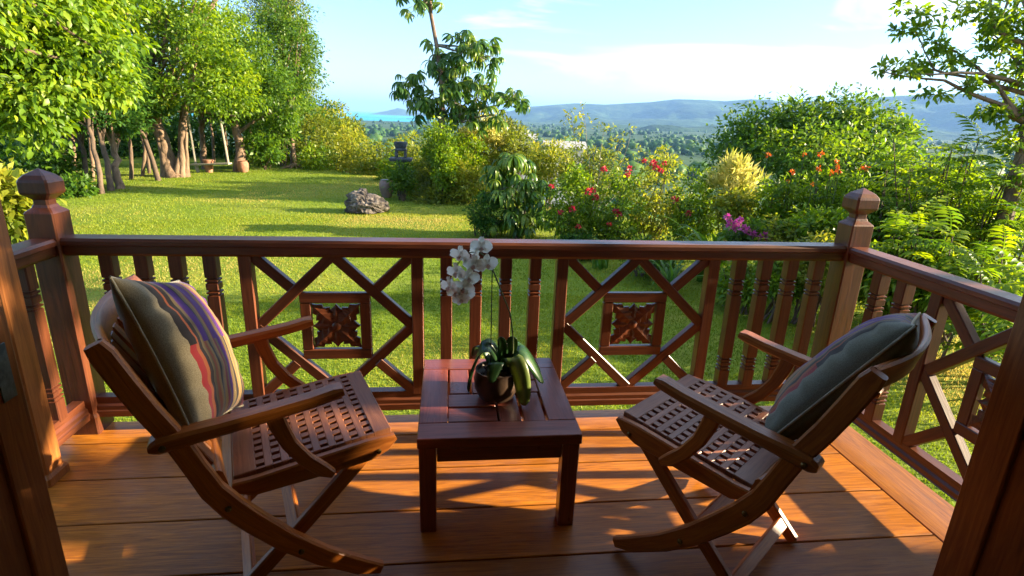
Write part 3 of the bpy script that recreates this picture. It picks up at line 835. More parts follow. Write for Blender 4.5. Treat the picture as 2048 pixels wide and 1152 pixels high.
# ---- cushions
def cushion_mats():
    out = []
    for nm, base in (('cushion_tan_fabric', ((.20, .155, .09), (.34, .275, .17))), ('cushion_grey_green_fabric', ((.12, .115, .08), (.21, .20, .14)))):
        m, n, l, b = new_mat(nm)
        tc = n.new('ShaderNodeTexCoord'); w1 = n.new('ShaderNodeTexNoise'); w1.inputs['Scale'].default_value = 380; w1.inputs['Detail'].default_value = 2
        l.new(tc.outputs['Object'], w1.inputs['Vector'])
        rb = ramp(n, [(.3, base[0]), (.7, base[1])]); l.new(w1.outputs['Fac'], rb.inputs['Fac'])
        sx = n.new('ShaderNodeSeparateXYZ'); l.new(tc.outputs['Object'], sx.inputs[0])
        # woven panel: stripes run up the cushion, colour changes across it
        mr = n.new('ShaderNodeMapRange'); mr.inputs['From Min'].default_value = -.19; mr.inputs['From Max'].default_value = .26
        l.new(sx.outputs['X'], mr.inputs['Value'])
        red, dk, ol, pu, gold, mar, org = (.26, .022, .024), (.025, .018, .016), (.19, .125, .05), (.11, .02, .17), (.30, .165, .045), (.22, .02, .032), (.32, .085, .03)
        seq = [red, red, org, dk, ol, org, gold, dk, ol, gold, mar, ol, pu, pu, gold, ol, dk, gold, org, ol, gold, dk, ol, mar, org, gold, red, mar, mar, red, mar, mar, mar]
        rs_ = n.new('ShaderNodeValToRGB'); rs_.color_ramp.interpolation = 'CONSTANT'
        e = rs_.color_ramp.elements
        k = len(seq) - 1
        seq = seq[:31]
        e[0].position = 0; e[0].color = (*seq[0], 1); e[1].position = 1 / 31; e[1].color = (*seq[1], 1)
        for i in range(2, 31):
            x = e.new(i / 31); x.color = (*seq[i], 1)
        l.new(mr.outputs[0], rs_.inputs['Fac'])
        # dashes woven in along the stripes
        mp = n.new('ShaderNodeMapping'); mp.inputs['Scale'].default_value = (26, 1, 4.2); l.new(tc.outputs['Object'], mp.inputs[0])
        vr = n.new('ShaderNodeTexWhiteNoise'); vr.noise_dimensions = '3D'
        fl = n.new('ShaderNodeVectorMath'); fl.operation = 'FLOOR'; l.new(mp.outputs[0], fl.inputs[0]); l.new(fl.outputs[0], vr.inputs['Vector'])
        rd = ramp(n, [(0, (.09, .015, .16)), (.10, (.02, .014, .012)), (.17, (0, 0, 0))], 'CONSTANT'); l.new(vr.outputs['Value'], rd.inputs['Fac'])
        gt = n.new('ShaderNodeMath'); gt.operation = 'LESS_THAN'; gt.inputs[1].default_value = .17; l.new(vr.outputs['Value'], gt.inputs[0])
        mx = n.new('ShaderNodeMixRGB'); l.new(gt.outputs[0], mx.inputs['Fac']); l.new(rs_.outputs[0], mx.inputs['Color1']); l.new(rd.outputs[0], mx.inputs['Color2'])
        # only on the front face, inside the plain border
        g1 = n.new('ShaderNodeMath'); g1.operation = 'GREATER_THAN'; g1.inputs[1].default_value = -.183; l.new(sx.outputs['X'], g1.inputs[0])
        g2 = n.new('ShaderNodeMath'); g2.operation = 'LESS_THAN'; g2.inputs[1].default_value = -.004; l.new(sx.outputs['Y'], g2.inputs[0])
        gm = n.new('ShaderNodeMath'); gm.operation = 'MULTIPLY'; l.new(g1.outputs[0], gm.inputs[0]); l.new(g2.outputs[0], gm.inputs[1])
        m2 = n.new('ShaderNodeMixRGB'); l.new(gm.outputs[0], m2.inputs['Fac']); l.new(rb.outputs[0], m2.inputs['Color1']); l.new(mx.outputs[0], m2.inputs['Color2'])
        l.new(m2.outputs[0], b.inputs['Base Color']); b.inputs['Roughness'].default_value = .9; b.inputs['Specular IOR Level'].default_value = .15
        b.inputs['Sheen Weight'].default_value = .3
        wv = n.new('ShaderNodeTexWave'); wv.inputs['Scale'].default_value = 90; wv.bands_direction = 'Z'; l.new(tc.outputs['Object'], wv.inputs['Vector'])
        bp = n.new('ShaderNodeBump'); bp.inputs['Strength'].default_value = .25; bp.inputs['Distance'].default_value = .002
        l.new(w1.outputs['Fac'], bp.inputs['Height']); l.new(bp.outputs[0], b.inputs['Normal'])
        out.append(m)
    return out
MC = cushion_mats()
M['piping'] = noisy('cushion_piping', [(.3, (.36, .31, .21)), (.7, (.50, .44, .32))], scale=120, bump=0)
def cushion(ch, s, z, tl, roll, label, mat, mirror, seed, tt=0.0, size=.52, yaw=0.0):
    """local frame: x across the chair, z up the cushion, -y is the woven front"""
    N_ = 44; hs = size / 2; g = np.random.default_rng(seed)
    us = np.linspace(-1, 1, N_ + 1); us = np.sign(us) * (1 - (1 - np.abs(us)) ** 1.5)
    A, B = np.meshgrid(us, us, indexing='ij')
    pin = 1 - .075 * (1 - B ** 2) * np.abs(A) ** 1.5; pin2 = 1 - .075 * (1 - A ** 2) * np.abs(B) ** 1.5
    Xc = A * hs * pin; Zc = B * hs * pin2
    puff = ((1 - A ** 2) * (1 - B ** 2)) ** .42
    wr = np.zeros_like(A)
    # pulls that radiate from the seam
    for (q, along) in ((A, B), (-A, B), (B, A), (-B, A)):
        edge = np.clip((q - .40) / .60, 0, 1) ** 1.2 * np.clip((1 - q) * 4.5, 0, 1)
        wr += edge * (np.sin(along * 19 + g.uniform(0, 6) + 2.5 * q) * .55 + np.sin(along * 31 + g.uniform(0, 6)) * .35) * .011
    big = (fbm(A * 1.6 + seed, B * 1.6, 3) - .5) * .03 * puff
    V = []; n1 = N_ + 1
    Yf = -(.105 * puff + wr * (puff > 0) * np.minimum(puff * 2, 1) + big); Yb = (.085 * puff + wr * .5 * np.minimum(puff * 2, 1))
    Vf = np.stack([Xc, Yf, Zc], -1).reshape(-1, 3); Vb = np.stack([Xc, Yb, Zc], -1).reshape(-1, 3)
    i = (np.arange(N_)[:, None] * n1 + np.arange(N_)[None, :])
    lf = np.stack([i, i + n1, i + n1 + 1, i + 1], -1).reshape(-1); lb = np.stack([i + 1, i + n1 + 1, i + n1, i], -1).reshape(-1) + len(Vf)
    me = np_mesh('cover', np.concatenate([Vf, Vb]), 4, np.concatenate([lf, lb]), mat, None, True)
    bm = bmesh.new(); bm.from_mesh(me); bmesh.ops.remove_doubles(bm, verts=bm.verts, dist=.0004); bm.to_mesh(me); bm.free(); me.shade_smooth()
    root = thing('cushion', label, 'cushion', (0, 0, 0), 0)
    cw = Matrix.Translation((*ch[0], 0)) @ Matrix.Rotation(ch[1], 4, 'Z')
    # chair frame: x forward, y left -> cushion: -y forward, x sideways
    loc = Matrix.Translation((s, tt, z)) @ Matrix.Rotation(yaw, 4, 'Z') @ Matrix.Rotation(-tl, 4, 'Y') @ Matrix.Rotation(R(90), 4, 'Z') @ Matrix.Rotation(roll, 4, 'Y')
    if mirror: loc = loc @ Matrix.Diagonal((-1, 1, 1, 1))
    root.matrix_world = cw @ loc
    link('cover', me, root)
    rim = []
    for k in range(N_): rim.append((Xc[k, 0], Zc[k, 0]))
    for k in range(N_): rim.append((Xc[N_, k], Zc[N_, k]))
    for k in range(N_, 0, -1): rim.append((Xc[k, N_], Zc[k, N_]))
    for k in range(N_, 0, -1): rim.append((Xc[0, k], Zc[0, k]))
    pts = [(x * 1.004, -.001, z_ * 1.004) for x, z_ in rim] ; pts.append(pts[0])
    MB().tube(pts, .0042, 6).build('piping', M['piping'], root, smooth=60)
    return root
cushion(CHL, -.086, .812, R(22), R(19), 'tan square cushion with a red, gold and purple striped woven front', MC[0], False, 2, yaw=R(-7), size=.50)
cushion(CHR, -.120, .826, R(32), R(-13), 'grey-green square cushion with brown and purple stripes, mostly seen from its side', MC[1], True, 5)

# ================================================================== ORCHID
orch = thing('potted_orchid', 'white moth orchid in a dark round pot on the side table', 'plant', (.205, 2.12, .42))
O = np.array([.205, 2.12, .42])
MB().lathe([(.062, 0), (.074, .004), (.092, .045), (.096, .085), (.088, .118), (.090, .126), (.083, .126), (.078, .112), (.02, .108)], 28).build('pot', M['pot'], orch, smooth=35)
gp_ = np.random.default_rng(3); sb = MB()
for k in range(40):
    a = gp_.uniform(0, 6.28); r_ = gp_.uniform(0, .068); sb.box((r_ * math.cos(a), r_ * math.sin(a), .112 + gp_.uniform(-.004, .012)), (gp_.uniform(.015, .03), .012, .009), .002, 0, Matrix.Rotation(a * 3, 3, 'Z'))
tag(sb.build('bark_chips', M['soil'], orch), kind='stuff')
m, n, l, b = new_mat('orchid_leaf'); b.inputs['Roughness'].default_value = .3
tc = n.new('ShaderNodeUVMap'); r_ = ramp(n, [(.0, (.022, .06, .020)), (.42, (.030, .085, .024)), (.5, (.055, .12, .03)), (.58, (.030, .085, .024)), (1, (.022, .06, .020))])
sp_ = n.new('ShaderNodeSeparateXYZ'); l.new(tc.outputs[0], sp_.inputs[0]); l.new(sp_.outputs['Y'], r_.inputs['Fac']); l.new(r_.outputs[0], b.inputs['Base Color'])
tr = n.new('ShaderNodeBsdfTranslucent'); tr.inputs['Color'].default_value = (.14, .26, .03, 1); mx = n.new('ShaderNodeMixShader'); mx.inputs[0].default_value = .22
l.new(b.outputs[0], mx.inputs[1]); l.new(tr.outputs[0], mx.inputs[2]); l.new(mx.outputs[0], n['Material Output'].inputs['Surface']); M['orchid_leaf'] = m
m, n, l, b = new_mat('orchid_leaf_sunlit'); b.inputs['Roughness'].default_value = .35  # sunlight falling on this one leaf is put into its yellow-green colour
tc = n.new('ShaderNodeUVMap'); sp_ = n.new('ShaderNodeSeparateXYZ'); l.new(tc.outputs[0], sp_.inputs[0])
r_ = ramp(n, [(0, (.20, .26, .07)), (.3, (.10, .18, .035)), (.5, (.30, .34, .12)), (.7, (.10, .18, .035)), (1, (.22, .27, .07))]); l.new(sp_.outputs['Y'], r_.inputs['Fac']); l.new(r_.outputs[0], b.inputs['Base Color'])
tr = n.new('ShaderNodeBsdfTranslucent'); tr.inputs['Color'].default_value = (.36, .40, .10, 1); mx = n.new('ShaderNodeMixShader'); mx.inputs[0].default_value = .3
l.new(b.outputs[0], mx.inputs[1]); l.new(tr.outputs[0], mx.inputs[2]); l.new(mx.outputs[0], n['Material Output'].inputs['Surface']); M['orchid_sunlit'] = m
def strap(pts, W, side, mat, nm='leaf', par=orch, fold=.25, tip=.06):
    """thick strap leaf along pts; side = direction across"""
    P = [np.array(p, float) for p in pts]
    # resample smoothly
    t0 = np.linspace(0, 1, len(P)); ts = np.linspace(0, 1, 15)
    C_ = np.array(P); K = np.stack([np.interp(ts, t0, C_[:, i]) for i in range(3)], -1)
    for _ in range(3): K[1:-1] = (K[:-2] + 2 * K[1:-1] + K[2:]) / 4
    V = []; Fs = []; U = []; side = np.array(side, float)
    for i, t in enumerate(ts):
        T = K[min(i + 1, 14)] - K[max(i - 1, 0)]; T /= np.linalg.norm(T)
        S_ = side - T * (side @ T); S_ /= np.linalg.norm(S_); Nn = np.cross(S_, T)
        w = W / 2 * (math.sin(math.pi * min(1, .13 + t * .80)) ** .6) * (1 if t < .97 else .45)
        for q in (-1, -.5, 0, .5, 1): V.append(tuple(K[i] + S_ * w * q + Nn * fold * w * (abs(q) ** 1.3 - .2)))
    for i in range(14):
        for k in range(4):
            Fs.append((i * 5 + k, i * 5 + k + 1, i * 5 + k + 6, i * 5 + k + 5)); U.append([(ts[i], k / 4), (ts[i], (k + 1) / 4), (ts[i + 1], (k + 1) / 4), (ts[i + 1], k / 4)])
    mb = MB(); mb.add(V, Fs, U); o = mb.build(nm, M[mat], par, smooth=70)
    sd = o.modifiers.new('thickness', 'SOLIDIFY'); sd.thickness = .0025
    return o
strap([(.02, 0, .12), (-.005, -.01, .20), (-.045, -.03, .255), (-.085, -.04, .20), (-.112, -.05, .115), (-.118, -.055, .05)], .085, (.3, .9, .3), 'orchid_leaf')
strap([(.03, 0, .12), (.05, -.03, .20), (.075, -.06, .185), (.098, -.085, .11), (.104, -.095, .045), (.108, -.10, .006)], .074, (.95, -.3, .2), 'orchid_sunlit')
strap([(.04, .01, .12), (.075, .0, .215), (.118, -.01, .20), (.165, -.02, .13), (.196, -.025, .07)], .085, (.2, .9, .4), 'orchid_leaf')
strap([(.03, .02, .12), (.06, .06, .22), (.12, .09, .20), (.175, .10, .12), (.20, .10, .06)], .078, (-.5, .8, .3), 'orchid_leaf')
strap([(.02, .01, .12), (.025, .0, .19), (.018, -.015, .25), (.006, -.02, .275)], .042, (.9, .2, 0), 'orchid_leaf')
strap([(.04, .01, .12), (.055, .01, .20), (.062, .005, .25), (.060, -.005, .272)], .052, (.9, -.2, 0), 'orchid_leaf')
strap([(-.01, .02, .12), (-.04, .06, .21), (-.07, .10, .20), (-.09, .13, .12)], .075, (.7, .6, .2), 'orchid_leaf')
strap([(.0, -.02, .12), (-.005, -.05, .185), (-.02, -.08, .165), (-.03, -.095, .11)], .06, (.95, .1, .1), 'orchid_leaf')
M['stem'] = noisy('orchid_stem', [(.3, (.05, .075, .025)), (.7, (.10, .12, .045))], scale=40, bump=0)
M['stake'] = noisy('stake', [(.3, (.02, .022, .018)), (.7, (.05, .05, .04))], scale=40, bump=0)
stem_w = [(.265, 2.12, .55), (.270, 2.11, .64), (.266, 2.105, .70), (.250, 2.10, .80), (.217, 2.10, .88), (.185, 2.10, .96), (.155, 2.10, 1.03), (.115, 2.10, 1.055), (.075, 2.095, 1.05), (.04, 2.09, 1.01), (.02, 2.085, .95), (.015, 2.08, .90)]
MB().tube([np.array(p) - O for p in stem_w], [.0032] * 7 + [.0026, .0024, .002, .0018, .0015], 6).build('flower_stem', M['stem'], orch, smooth=60)
MB().tube([np.array((.178, 2.115, .53)) - O, np.array((.174, 2.11, 1.0)) - O], .0022, 5).build('stake', M['stake'], orch)
m, n, l, b = new_mat('orchid_petal'); b.inputs['Roughness'].default_value = .55
at = n.new('ShaderNodeAttribute'); at.attribute_name = 'rnd'
r_ = ramp(n, [(0, (.90, .88, .80)), (.6, (.92, .89, .84)), (.85, (.62, .42, .36)), (1, (.35, .05, .07))]); l.new(at.outputs['Fac'], r_.inputs['Fac']); l.new(r_.outputs[0], b.inputs['Base Color'])
tr = n.new('ShaderNodeBsdfTranslucent'); tr.inputs['Color'].default_value = (.95, .92, .82, 1); mx = n.new('ShaderNodeMixShader'); mx.inputs[0].default_value = .35
l.new(b.outputs[0], mx.inputs[1]); l.new(tr.outputs[0], mx.inputs[2]); l.new(mx.outputs[0], n['Material Output'].inputs['Surface']); M['petal'] = m
def bloom_mesh():
    """moth orchid bloom facing +x: two broad petals, three sepals, a small dark lip"""
    V = []; Fl = []; rn = []
    def pet(ang, L, W, x0, cup, heart):
        k = len(V); nL, nW = 6, 4
        ca, sa = math.cos(ang), math.sin(ang)
        for i in range(nL + 1):
            t = i / nL; w = W * (math.sin(math.pi * (t * .86 + .07)) ** .55)
            for j in range(nW + 1):
                q = j / nW * 2 - 1; y = t * L; xx = q * w / 2
                V.append((x0 + cup * (t * t - .5 * t) + .004 * math.sin(q * 5 + t * 6), xx * ca + y * sa, y * ca - xx * sa)); rn.append(max(0, heart * (1 - t * 3.2)))
        for i in range(nL):
            for j in range(nW): a = k + i * (nW + 1) + j; Fl.extend((a, a + nW + 1, a + nW + 2, a + 1))
    pet(R(80), .042, .046, .004, .006, .5); pet(R(-80), .042, .046, .004, .006, .5)
    pet(0, .038, .026, .0, -.004, .5); pet(R(140), .036, .024, 0, -.004, .5); pet(R(-140), .036, .024, 0, -.004, .5)
    def lip(ang, L, W):
        k = len(V); ca, sa = math.cos(ang), math.sin(ang)
        for i in range(4):
            t = i / 3; w = W * math.sin(math.pi * (t * .7 + .25))
            for q in (-1, 1): V.append((.008 + .014 * math.sin(t * 2.6), q * w / 2 * ca + t * L * sa, t * L * ca - q * w / 2 * sa)); rn.append(.92)
        for i in range(3): a = k + i * 2; Fl.extend((a, a + 2, a + 3, a + 1))
    lip(R(180), .018, .012); lip(R(130), .013, .010); lip(R(-130), .013, .010)
    return np_mesh('bloom', np.array(V), 4, Fl, M['petal'], rn, True)
BLOOM = bloom_mesh()
fl_pos = [(.128, 2.075, 1.082, 8), (.050, 2.07, 1.048, 30), (.150, 2.07, 1.014, -12), (.100, 2.065, 1.012, 12), (.036, 2.055, .985, 35), (.080, 2.06, .962, -5), (.010, 2.05, .930, 42), (.062, 2.05, .925, 10), (.052, 2.045, .880, 5), (.072, 2.06, .893, -20), (.030, 2.05, .905, 15), (.108, 2.09, 1.045, 60)]
for k, (x, y, z, a) in enumerate(fl_pos):
    P = np.array((x, y, z)) - O
    yaw = R(-90 - a); pit = R(12 + 5 * math.sin(k * 2.1))
    sc = 1.02 if k < 8 else .82
    link('bloom', BLOOM, orch, mtx=Matrix.Translation(P) @ Matrix.Rotation(yaw, 4, 'Z') @ Matrix.Rotation(pit, 4, 'Y') @ Matrix.Rotation(R(14 * math.sin(k * 3.3)), 4, 'X') @ Matrix.Scale(sc, 4))

# ================================================================== THE GARDEN
def gpos(u, v, z=LAWN_Z):
    return on_z(u, v, z)
def depth_of(p): return float((np.array(p) - CAMP) @ _F)
def ground(p): return np.array([p[0], p[1], float(ground_z(p[0], p[1]))])
def blob(u, v, ru, rv, d, rd=None):
    """ellipsoid given where it stands in the picture and how far away it is"""
    c = at_depth(u, v, d); k = d / F_PX
    return (c, np.array([ru * k, (rd if rd else ru) * k, rv * k]))

def tree(name, label, cat, base, trunk_pts, r0, r1, blobs, leafmat, n_clump, per, clump_r, L, barkmat, W=.5, seed=0, group=None, limbs=10, tmpl=T_DIA, extra=None, flare=1.0, limb_parts=False, **kw):
    base = np.array(base, float)
    t = thing(name, label, cat, tuple(base), 0, group)
    o, cc = crown('crown', t, blobs, M[leafmat], n_clump, per, clump_r, L, W, tmpl, base, seed, **kw)
    mb = MB(); pts = np.array(trunk_pts, float) - base
    n_ = 10; t0 = np.linspace(0, 1, len(pts)); ts = np.linspace(0, 1, n_)
    K = np.stack([np.interp(ts, t0, pts[:, i]) for i in range(3)], -1)
    g = np.random.default_rng(seed + 5); K[1:-1] += g.normal(0, r0 * .25, (n_ - 2, 3))
    rad = r0 + (r1 - r0) * ts; rad = rad * (1 + (flare - 1) * np.exp(-ts * 9))
    mb.tube(K, list(rad), 9)
    mb.build('trunk', M[barkmat], t, smooth=60)
    lb = MB(); order = g.permutation(len(cc))[:limbs]
    for q in order:
        a = K[g.integers(n_ // 2, n_)]; e = cc[q] - base
        if limb_parts: lb = MB()
        limb(lb, a, e, r1 * .75, r1 * .12, 6, .12, int(q), 5, .05)
        if limb_parts: lb.build('limb', M[barkmat], t, smooth=60)
    if limb_parts: lb = MB()
    else: lb.tube(K[n_ // 2 - 1:], list(rad[n_ // 2 - 1:] * .8), 6)
    if extra:
        for (a, b_, q0, q1) in extra:
            xb = MB(); limb(xb, np.array(a) - base, np.array(b_) - base, q0, q1, 7, .08, int(seed * 7 + q0 * 1000), 6); xb.build('branch', M[barkmat], t, smooth=60)
    if lb.v: lb.build('limbs', M[barkmat], t, smooth=60)
    return t
def bush(label, u, v, ru, rv, d, leafmat, n_clump, per, clump_r, L, W=.5, seed=0, name='shrub', cat='shrub', group=None, stems=7, tmpl=T_DIA, blobs=None, base=None, **kw):
    bl = blobs or [blob(u, v, ru, rv, d)]
    c = bl[0][0]
    b0 = ground(c) if base is None else np.array(base, float)
    t = thing(name, label, cat, tuple(b0), 0, group)
    o, cc = crown('foliage', t, bl, M[leafmat], n_clump, per, clump_r, L, W, tmpl, b0, seed, **kw)
    sb = MB(); g = np.random.default_rng(seed)
    for q in g.permutation(len(cc))[:stems]:
        a = np.array([g.normal(0, .08), g.normal(0, .08), -.05]); limb(sb, a, cc[q] - b0, .018, .005, 5, .1, int(q), 5)
    sb.build('stems', M['bark_dark'], t, smooth=60)
    t['cc'] = 0
    del t['cc']
    return t, cc, b0

# ---- left: broad-leaved tree that hangs into the picture
b0 = np.array([-7.6, 6.2, LAWN_Z])
tree('broadleaf_tree', 'bright broad-leaved tree whose low leafy boughs hang beside the left newel post', 'tree', b0,
     [b0, b0 + (.2, .3, 2.0), b0 + (.5, .8, 4.5)], .20, .12,
     [blob(40, 60, 150, 120, 8.6), blob(160, 110, 90, 70, 8.8), blob(80, 190, 80, 45, 8.4), blob(190, 175, 55, 30, 8.9), blob(75, 262, 48, 26, 8.3), blob(30, 230, 70, 40, 8.2), blob(215, 190, 40, 20, 9.0), blob(110, 20, 130, 70, 9.2), blob(-60, 150, 90, 120, 8.0), blob(-90, 10, 100, 120, 7.5)],
     'leaf_bright', 330, 74, .46, .118, 'bark_dark', W=.52, seed=21, tmpl=T_LEAF, droop=.75, limbs=5, spread=.4, flat=.45)
# ---- the tree group behind the lawn
def G(u, v): return gpos(u, v)
big = G(345, 354); db = depth_of(big)
bt = tree('fig_tree', 'big tree with a thick fluted double trunk at the lawn edge, left of the swing', 'tree', big,
     [big + (.05, 0, -.1), at_depth(330, 300, db), at_depth(312, 235, db), at_depth(300, 120, db)], .20, .13,
     [blob(300, 80, 100, 75, db), blob(380, 30, 110, 70, db - .4), blob(240, 40, 80, 70, db + .6), blob(320, -70, 160, 70, db), blob(350, 185, 62, 34, db - .7), blob(420, 140, 80, 60, db - .5), blob(455, 205, 55, 30, db - .6)],
     'leaf_bright', 300, 86, .62, .122, 'bark_tan', flat=.45, seed=31, flare=1.75, limbs=26,
     extra=[(big + (.25, .1, 0), at_depth(368, 225, db), .15, .10), (big + (-.12, -.12, 0), at_depth(317, 250, db), .13, .08), (at_depth(312, 235, db), at_depth(255, 90, db), .12, .06), (at_depth(368, 225, db), at_depth(395, 90, db), .11, .05), (big + (.42, .0, -.05), at_depth(367, 235, db), .08, .05), (big + (-.25, 0, -.05), at_depth(322, 262, db), .10, .05), (big + (.0, -.2, -.05), at_depth(328, 285, db), .11, .05), (big + (.18, -.16, -.05), at_depth(361, 262, db), .11, .05), (big + (.30, -.1, -.05), at_depth(364, 250, db), .10, .05)])
specs = [  # (base px, top px, r, crown blobs, leaf, clumps, label)
    ((480, 343), (474, 250), .17, [(480, 150, 85, 90), (540, 190, 70, 60), (470, 225, 55, 35)], 'leaf_mid', 330, 'tree with a stout paired trunk behind the right-hand clay pot', 1.4),
    ((588, 332), (576, 225), .09, [(560, 130, 75, 90), (600, 170, 38, 55), (575, 60, 60, 60)], 'leaf_mid', 300, 'slim pale-trunked tree with spreading roots at the end of the tree row', 1.6),
    ((412, 338), (402, 262), .11, [(430, 90, 90, 80), (400, 180, 60, 45)], 'leaf_bright', 260, 'tree with a short brown trunk just behind the swing seat', 1.3),
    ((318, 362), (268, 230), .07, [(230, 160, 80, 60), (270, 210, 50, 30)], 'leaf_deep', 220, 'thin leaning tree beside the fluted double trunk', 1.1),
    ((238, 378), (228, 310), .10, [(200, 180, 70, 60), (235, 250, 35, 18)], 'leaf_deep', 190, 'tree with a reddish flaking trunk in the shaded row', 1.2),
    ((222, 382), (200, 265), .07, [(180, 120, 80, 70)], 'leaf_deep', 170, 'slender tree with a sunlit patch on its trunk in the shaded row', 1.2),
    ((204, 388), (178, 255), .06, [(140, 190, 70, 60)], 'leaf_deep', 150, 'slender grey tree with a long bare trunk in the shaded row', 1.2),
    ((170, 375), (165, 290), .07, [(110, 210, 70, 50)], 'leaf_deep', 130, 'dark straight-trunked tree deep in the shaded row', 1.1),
    ((118, 345), (104, 265), .12, [(60, 200, 90, 60)], 'leaf_deep', 150, 'dark thick-trunked tree above the left newel cap', 1.1),
]
for i, (bp_, tp_, r_, bl_, lm_, nc_, lab_, fl_) in enumerate(specs):
    bb = G(*bp_); dd = depth_of(bb)
    tree('woodland_tree', lab_, 'tree', bb, [bb + (0, 0, -.1), (bb + at_depth(*tp_, dd)) / 2 + (.03, 0, 0), at_depth(*tp_, dd), at_depth(tp_[0] - 4, tp_[1] - 90, dd)], r_, r_ * .6,
         [blob(u, v, a, c, dd) for u, v, a, c in bl_], lm_, int(nc_ * .55), 76, .55, .118, 'bark_tan' if r_ >= .09 else 'bark_dark', seed=40 + i, flare=fl_, limbs=10, flat=.45, group='trees along the lawn edge')
slim = [((150, 372), (142, 250)), ((132, 362), (120, 240)), ((186, 372), (176, 240)), ((262, 368), (255, 250)), ((285, 362), (290, 250)), ((300, 355), (282, 270)), ((428, 335), (420, 240)), ((455, 333), (446, 240)), ((505, 333), (500, 250)), ((540, 330), (546, 250))]
for i, (bp_, tp_) in enumerate(slim):
    bb = G(*bp_); bb = bb * np.array([1.06, 1.06, 1]) ; dd = depth_of(bb)
    tree('slim_tree', 'slim dark-trunked tree standing in the shade behind the lawn edge', 'tree', bb, [bb + (0, 0, -.1), (bb + at_depth(*tp_, dd)) / 2 + (.05, 0, 0), at_depth(*tp_, dd), at_depth(tp_[0] - 4, tp_[1] - 90, dd)], .055, .035,
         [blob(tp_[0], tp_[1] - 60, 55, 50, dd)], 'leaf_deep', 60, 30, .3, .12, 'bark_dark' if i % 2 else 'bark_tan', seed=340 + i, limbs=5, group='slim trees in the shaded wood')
# taller, finer-leaved tree rising at the end of the group
bb = ground(at_depth(560, 320, 24)); dd = 24
tree('feathery_tree', 'tall fine-leaved tree rising above the end of the tree row against the sky', 'tree', bb, [bb, at_depth(560, 150, dd), at_depth(570, -60, dd)], .18, .08,
     [blob(575, 40, 45, 60, dd), blob(600, 110, 36, 45, dd), blob(560, -30, 70, 50, dd), blob(610, 165, 26, 36, dd), blob(520, 20, 60, 60, dd)], 'leaf_olive', 420, 40, .36, .12, 'bark_grey', W=.3, seed=61, limbs=22)
# dark wood behind the trunks
und = []
wl_b = [blob(u, v, 75, 70, d) for u, v, d in ((40, 300, 19), (120, 290, 21), (200, 300, 22), (280, 290, 22), (350, 270, 23), (420, 280, 23.5), (500, 280, 23.5), (560, 290, 23), (100, 220, 23), (240, 220, 24), (380, 200, 25), (520, 210, 25), (30, 200, 22))]
P, D, Nn, rn_, cc = crown_pts(wl_b, 900, 24, .42, seed=71)
V, lo, rn_ = leaves(P, D, Nn, np.full(len(P), .20), np.full(len(P), .11), rn_, T_DIA)
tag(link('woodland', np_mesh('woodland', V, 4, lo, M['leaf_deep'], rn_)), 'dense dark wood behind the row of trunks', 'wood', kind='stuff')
gl = [(525, 300, 40, 32, 19.0, 'leaf_mid', 'round dark-leaved bush beside the slim pale-trunked tree'), (140, 385, 34, 24, 12.5, 'leaf_mid', 'low bush at the foot of the shaded tree row'),
      (95, 330, 60, 40, 13.5, 'leaf_mid', 'leafy bush behind the left newel cap'), (20, 410, 46, 55, 7.5, 'leaf_yellow', 'pale yellow-green grassy bush between porch post and left newel'),
      (560, 250, 36, 40, 20, 'leaf_mid', 'climbing leafy bush under the fine-leaved tree')]
for i, (u, v, a, c, d, lm, lab) in enumerate(gl):
    bush(lab, u, v, a, c, d, lm, 80, 24, .26, .14, seed=80 + i)
# fallen branch rim and roots
rb = MB(); q = G(590, 336)
for k in range(11):
    a = k * .57; L_ = .35 + .35 * ((k * 37) % 10) / 10
    rb.tube([(0, 0, .14), (math.cos(a) * .2, math.sin(a) * .2, .07), (math.cos(a) * L_, math.sin(a) * L_, -.01)], [.06, .04, .015], 6)
tag(rb.build('tree_roots', M['bark_tan'], None, tuple(q), 60), 'tangle of exposed tan roots at the foot of the slim pale-trunked tree', 'roots')

# ---- swing, clay pots, lantern, jar, rock
qs = (G(388, 345), G(448, 340))
ds = depth_of(qs[0])
sw = thing('garden_swing', 'wooden plank swing seat hanging on two ropes under the trees', 'swing', tuple(qs[0]))
o = qs[0]
a1, a2 = at_depth(392, 329, ds), at_depth(457, 327, ds); t1, t2 = at_depth(374, 222, ds), at_depth(440, 235, ds)
MB().bar(a1 - o - (.12, 0, 0), a2 - o + (.05, 0, 0), .26, .05, .006).build('seat', M['rope'], sw)
MB().tube([a1 - o, t1 - o], .035, 6).build('rope', M['rope'], sw); MB().tube([a2 - o, t2 - o], .03, 6).build('rope', M['rope'], sw)
MB().tube([at_depth(355, 224, ds) - o, at_depth(395, 223, ds) - o, at_depth(470, 232, ds) - o], .035, 6).build('beam', M['bark_grey'], sw)
MB().tube([a1 - o + (0, 0, -.02), a1 - o + (.05, 0, -.34)], .06, 6).build('foot', M['rope'], sw)
def pot(nm, u, v, rpx, hpx, mat, label, prof):
    p = G(u, v); d = depth_of(p); k = d / F_PX
    t = thing(nm, label, 'pot', tuple(p))
    MB().lathe([(a * rpx * k, b_ * hpx * k) for a, b_ in prof], 22).build('body', M[mat], t, smooth=40)
    MB().lathe([(prof[-1][0] * rpx * k * .8, hpx * k * .93), (prof[-1][0] * rpx * k * .8, hpx * k * .95)], 18).build('soil', M['soil'], t)
PR = [(.62, 0), (.9, .2), (1, .5), (.95, .8), (.78, .94), (.86, 1)]
pot('clay_pot', 419, 345, 10, 25, 'clay', 'tapered pale clay pot under the swing seat', [(.6, 0), (.72, .3), (.85, .7), (.9, .88), (1, .9), (1, 1)])
pot('clay_pot', 487, 345, 11, 23, 'clay', 'round orange clay pot in front of the stout paired trunk', PR)
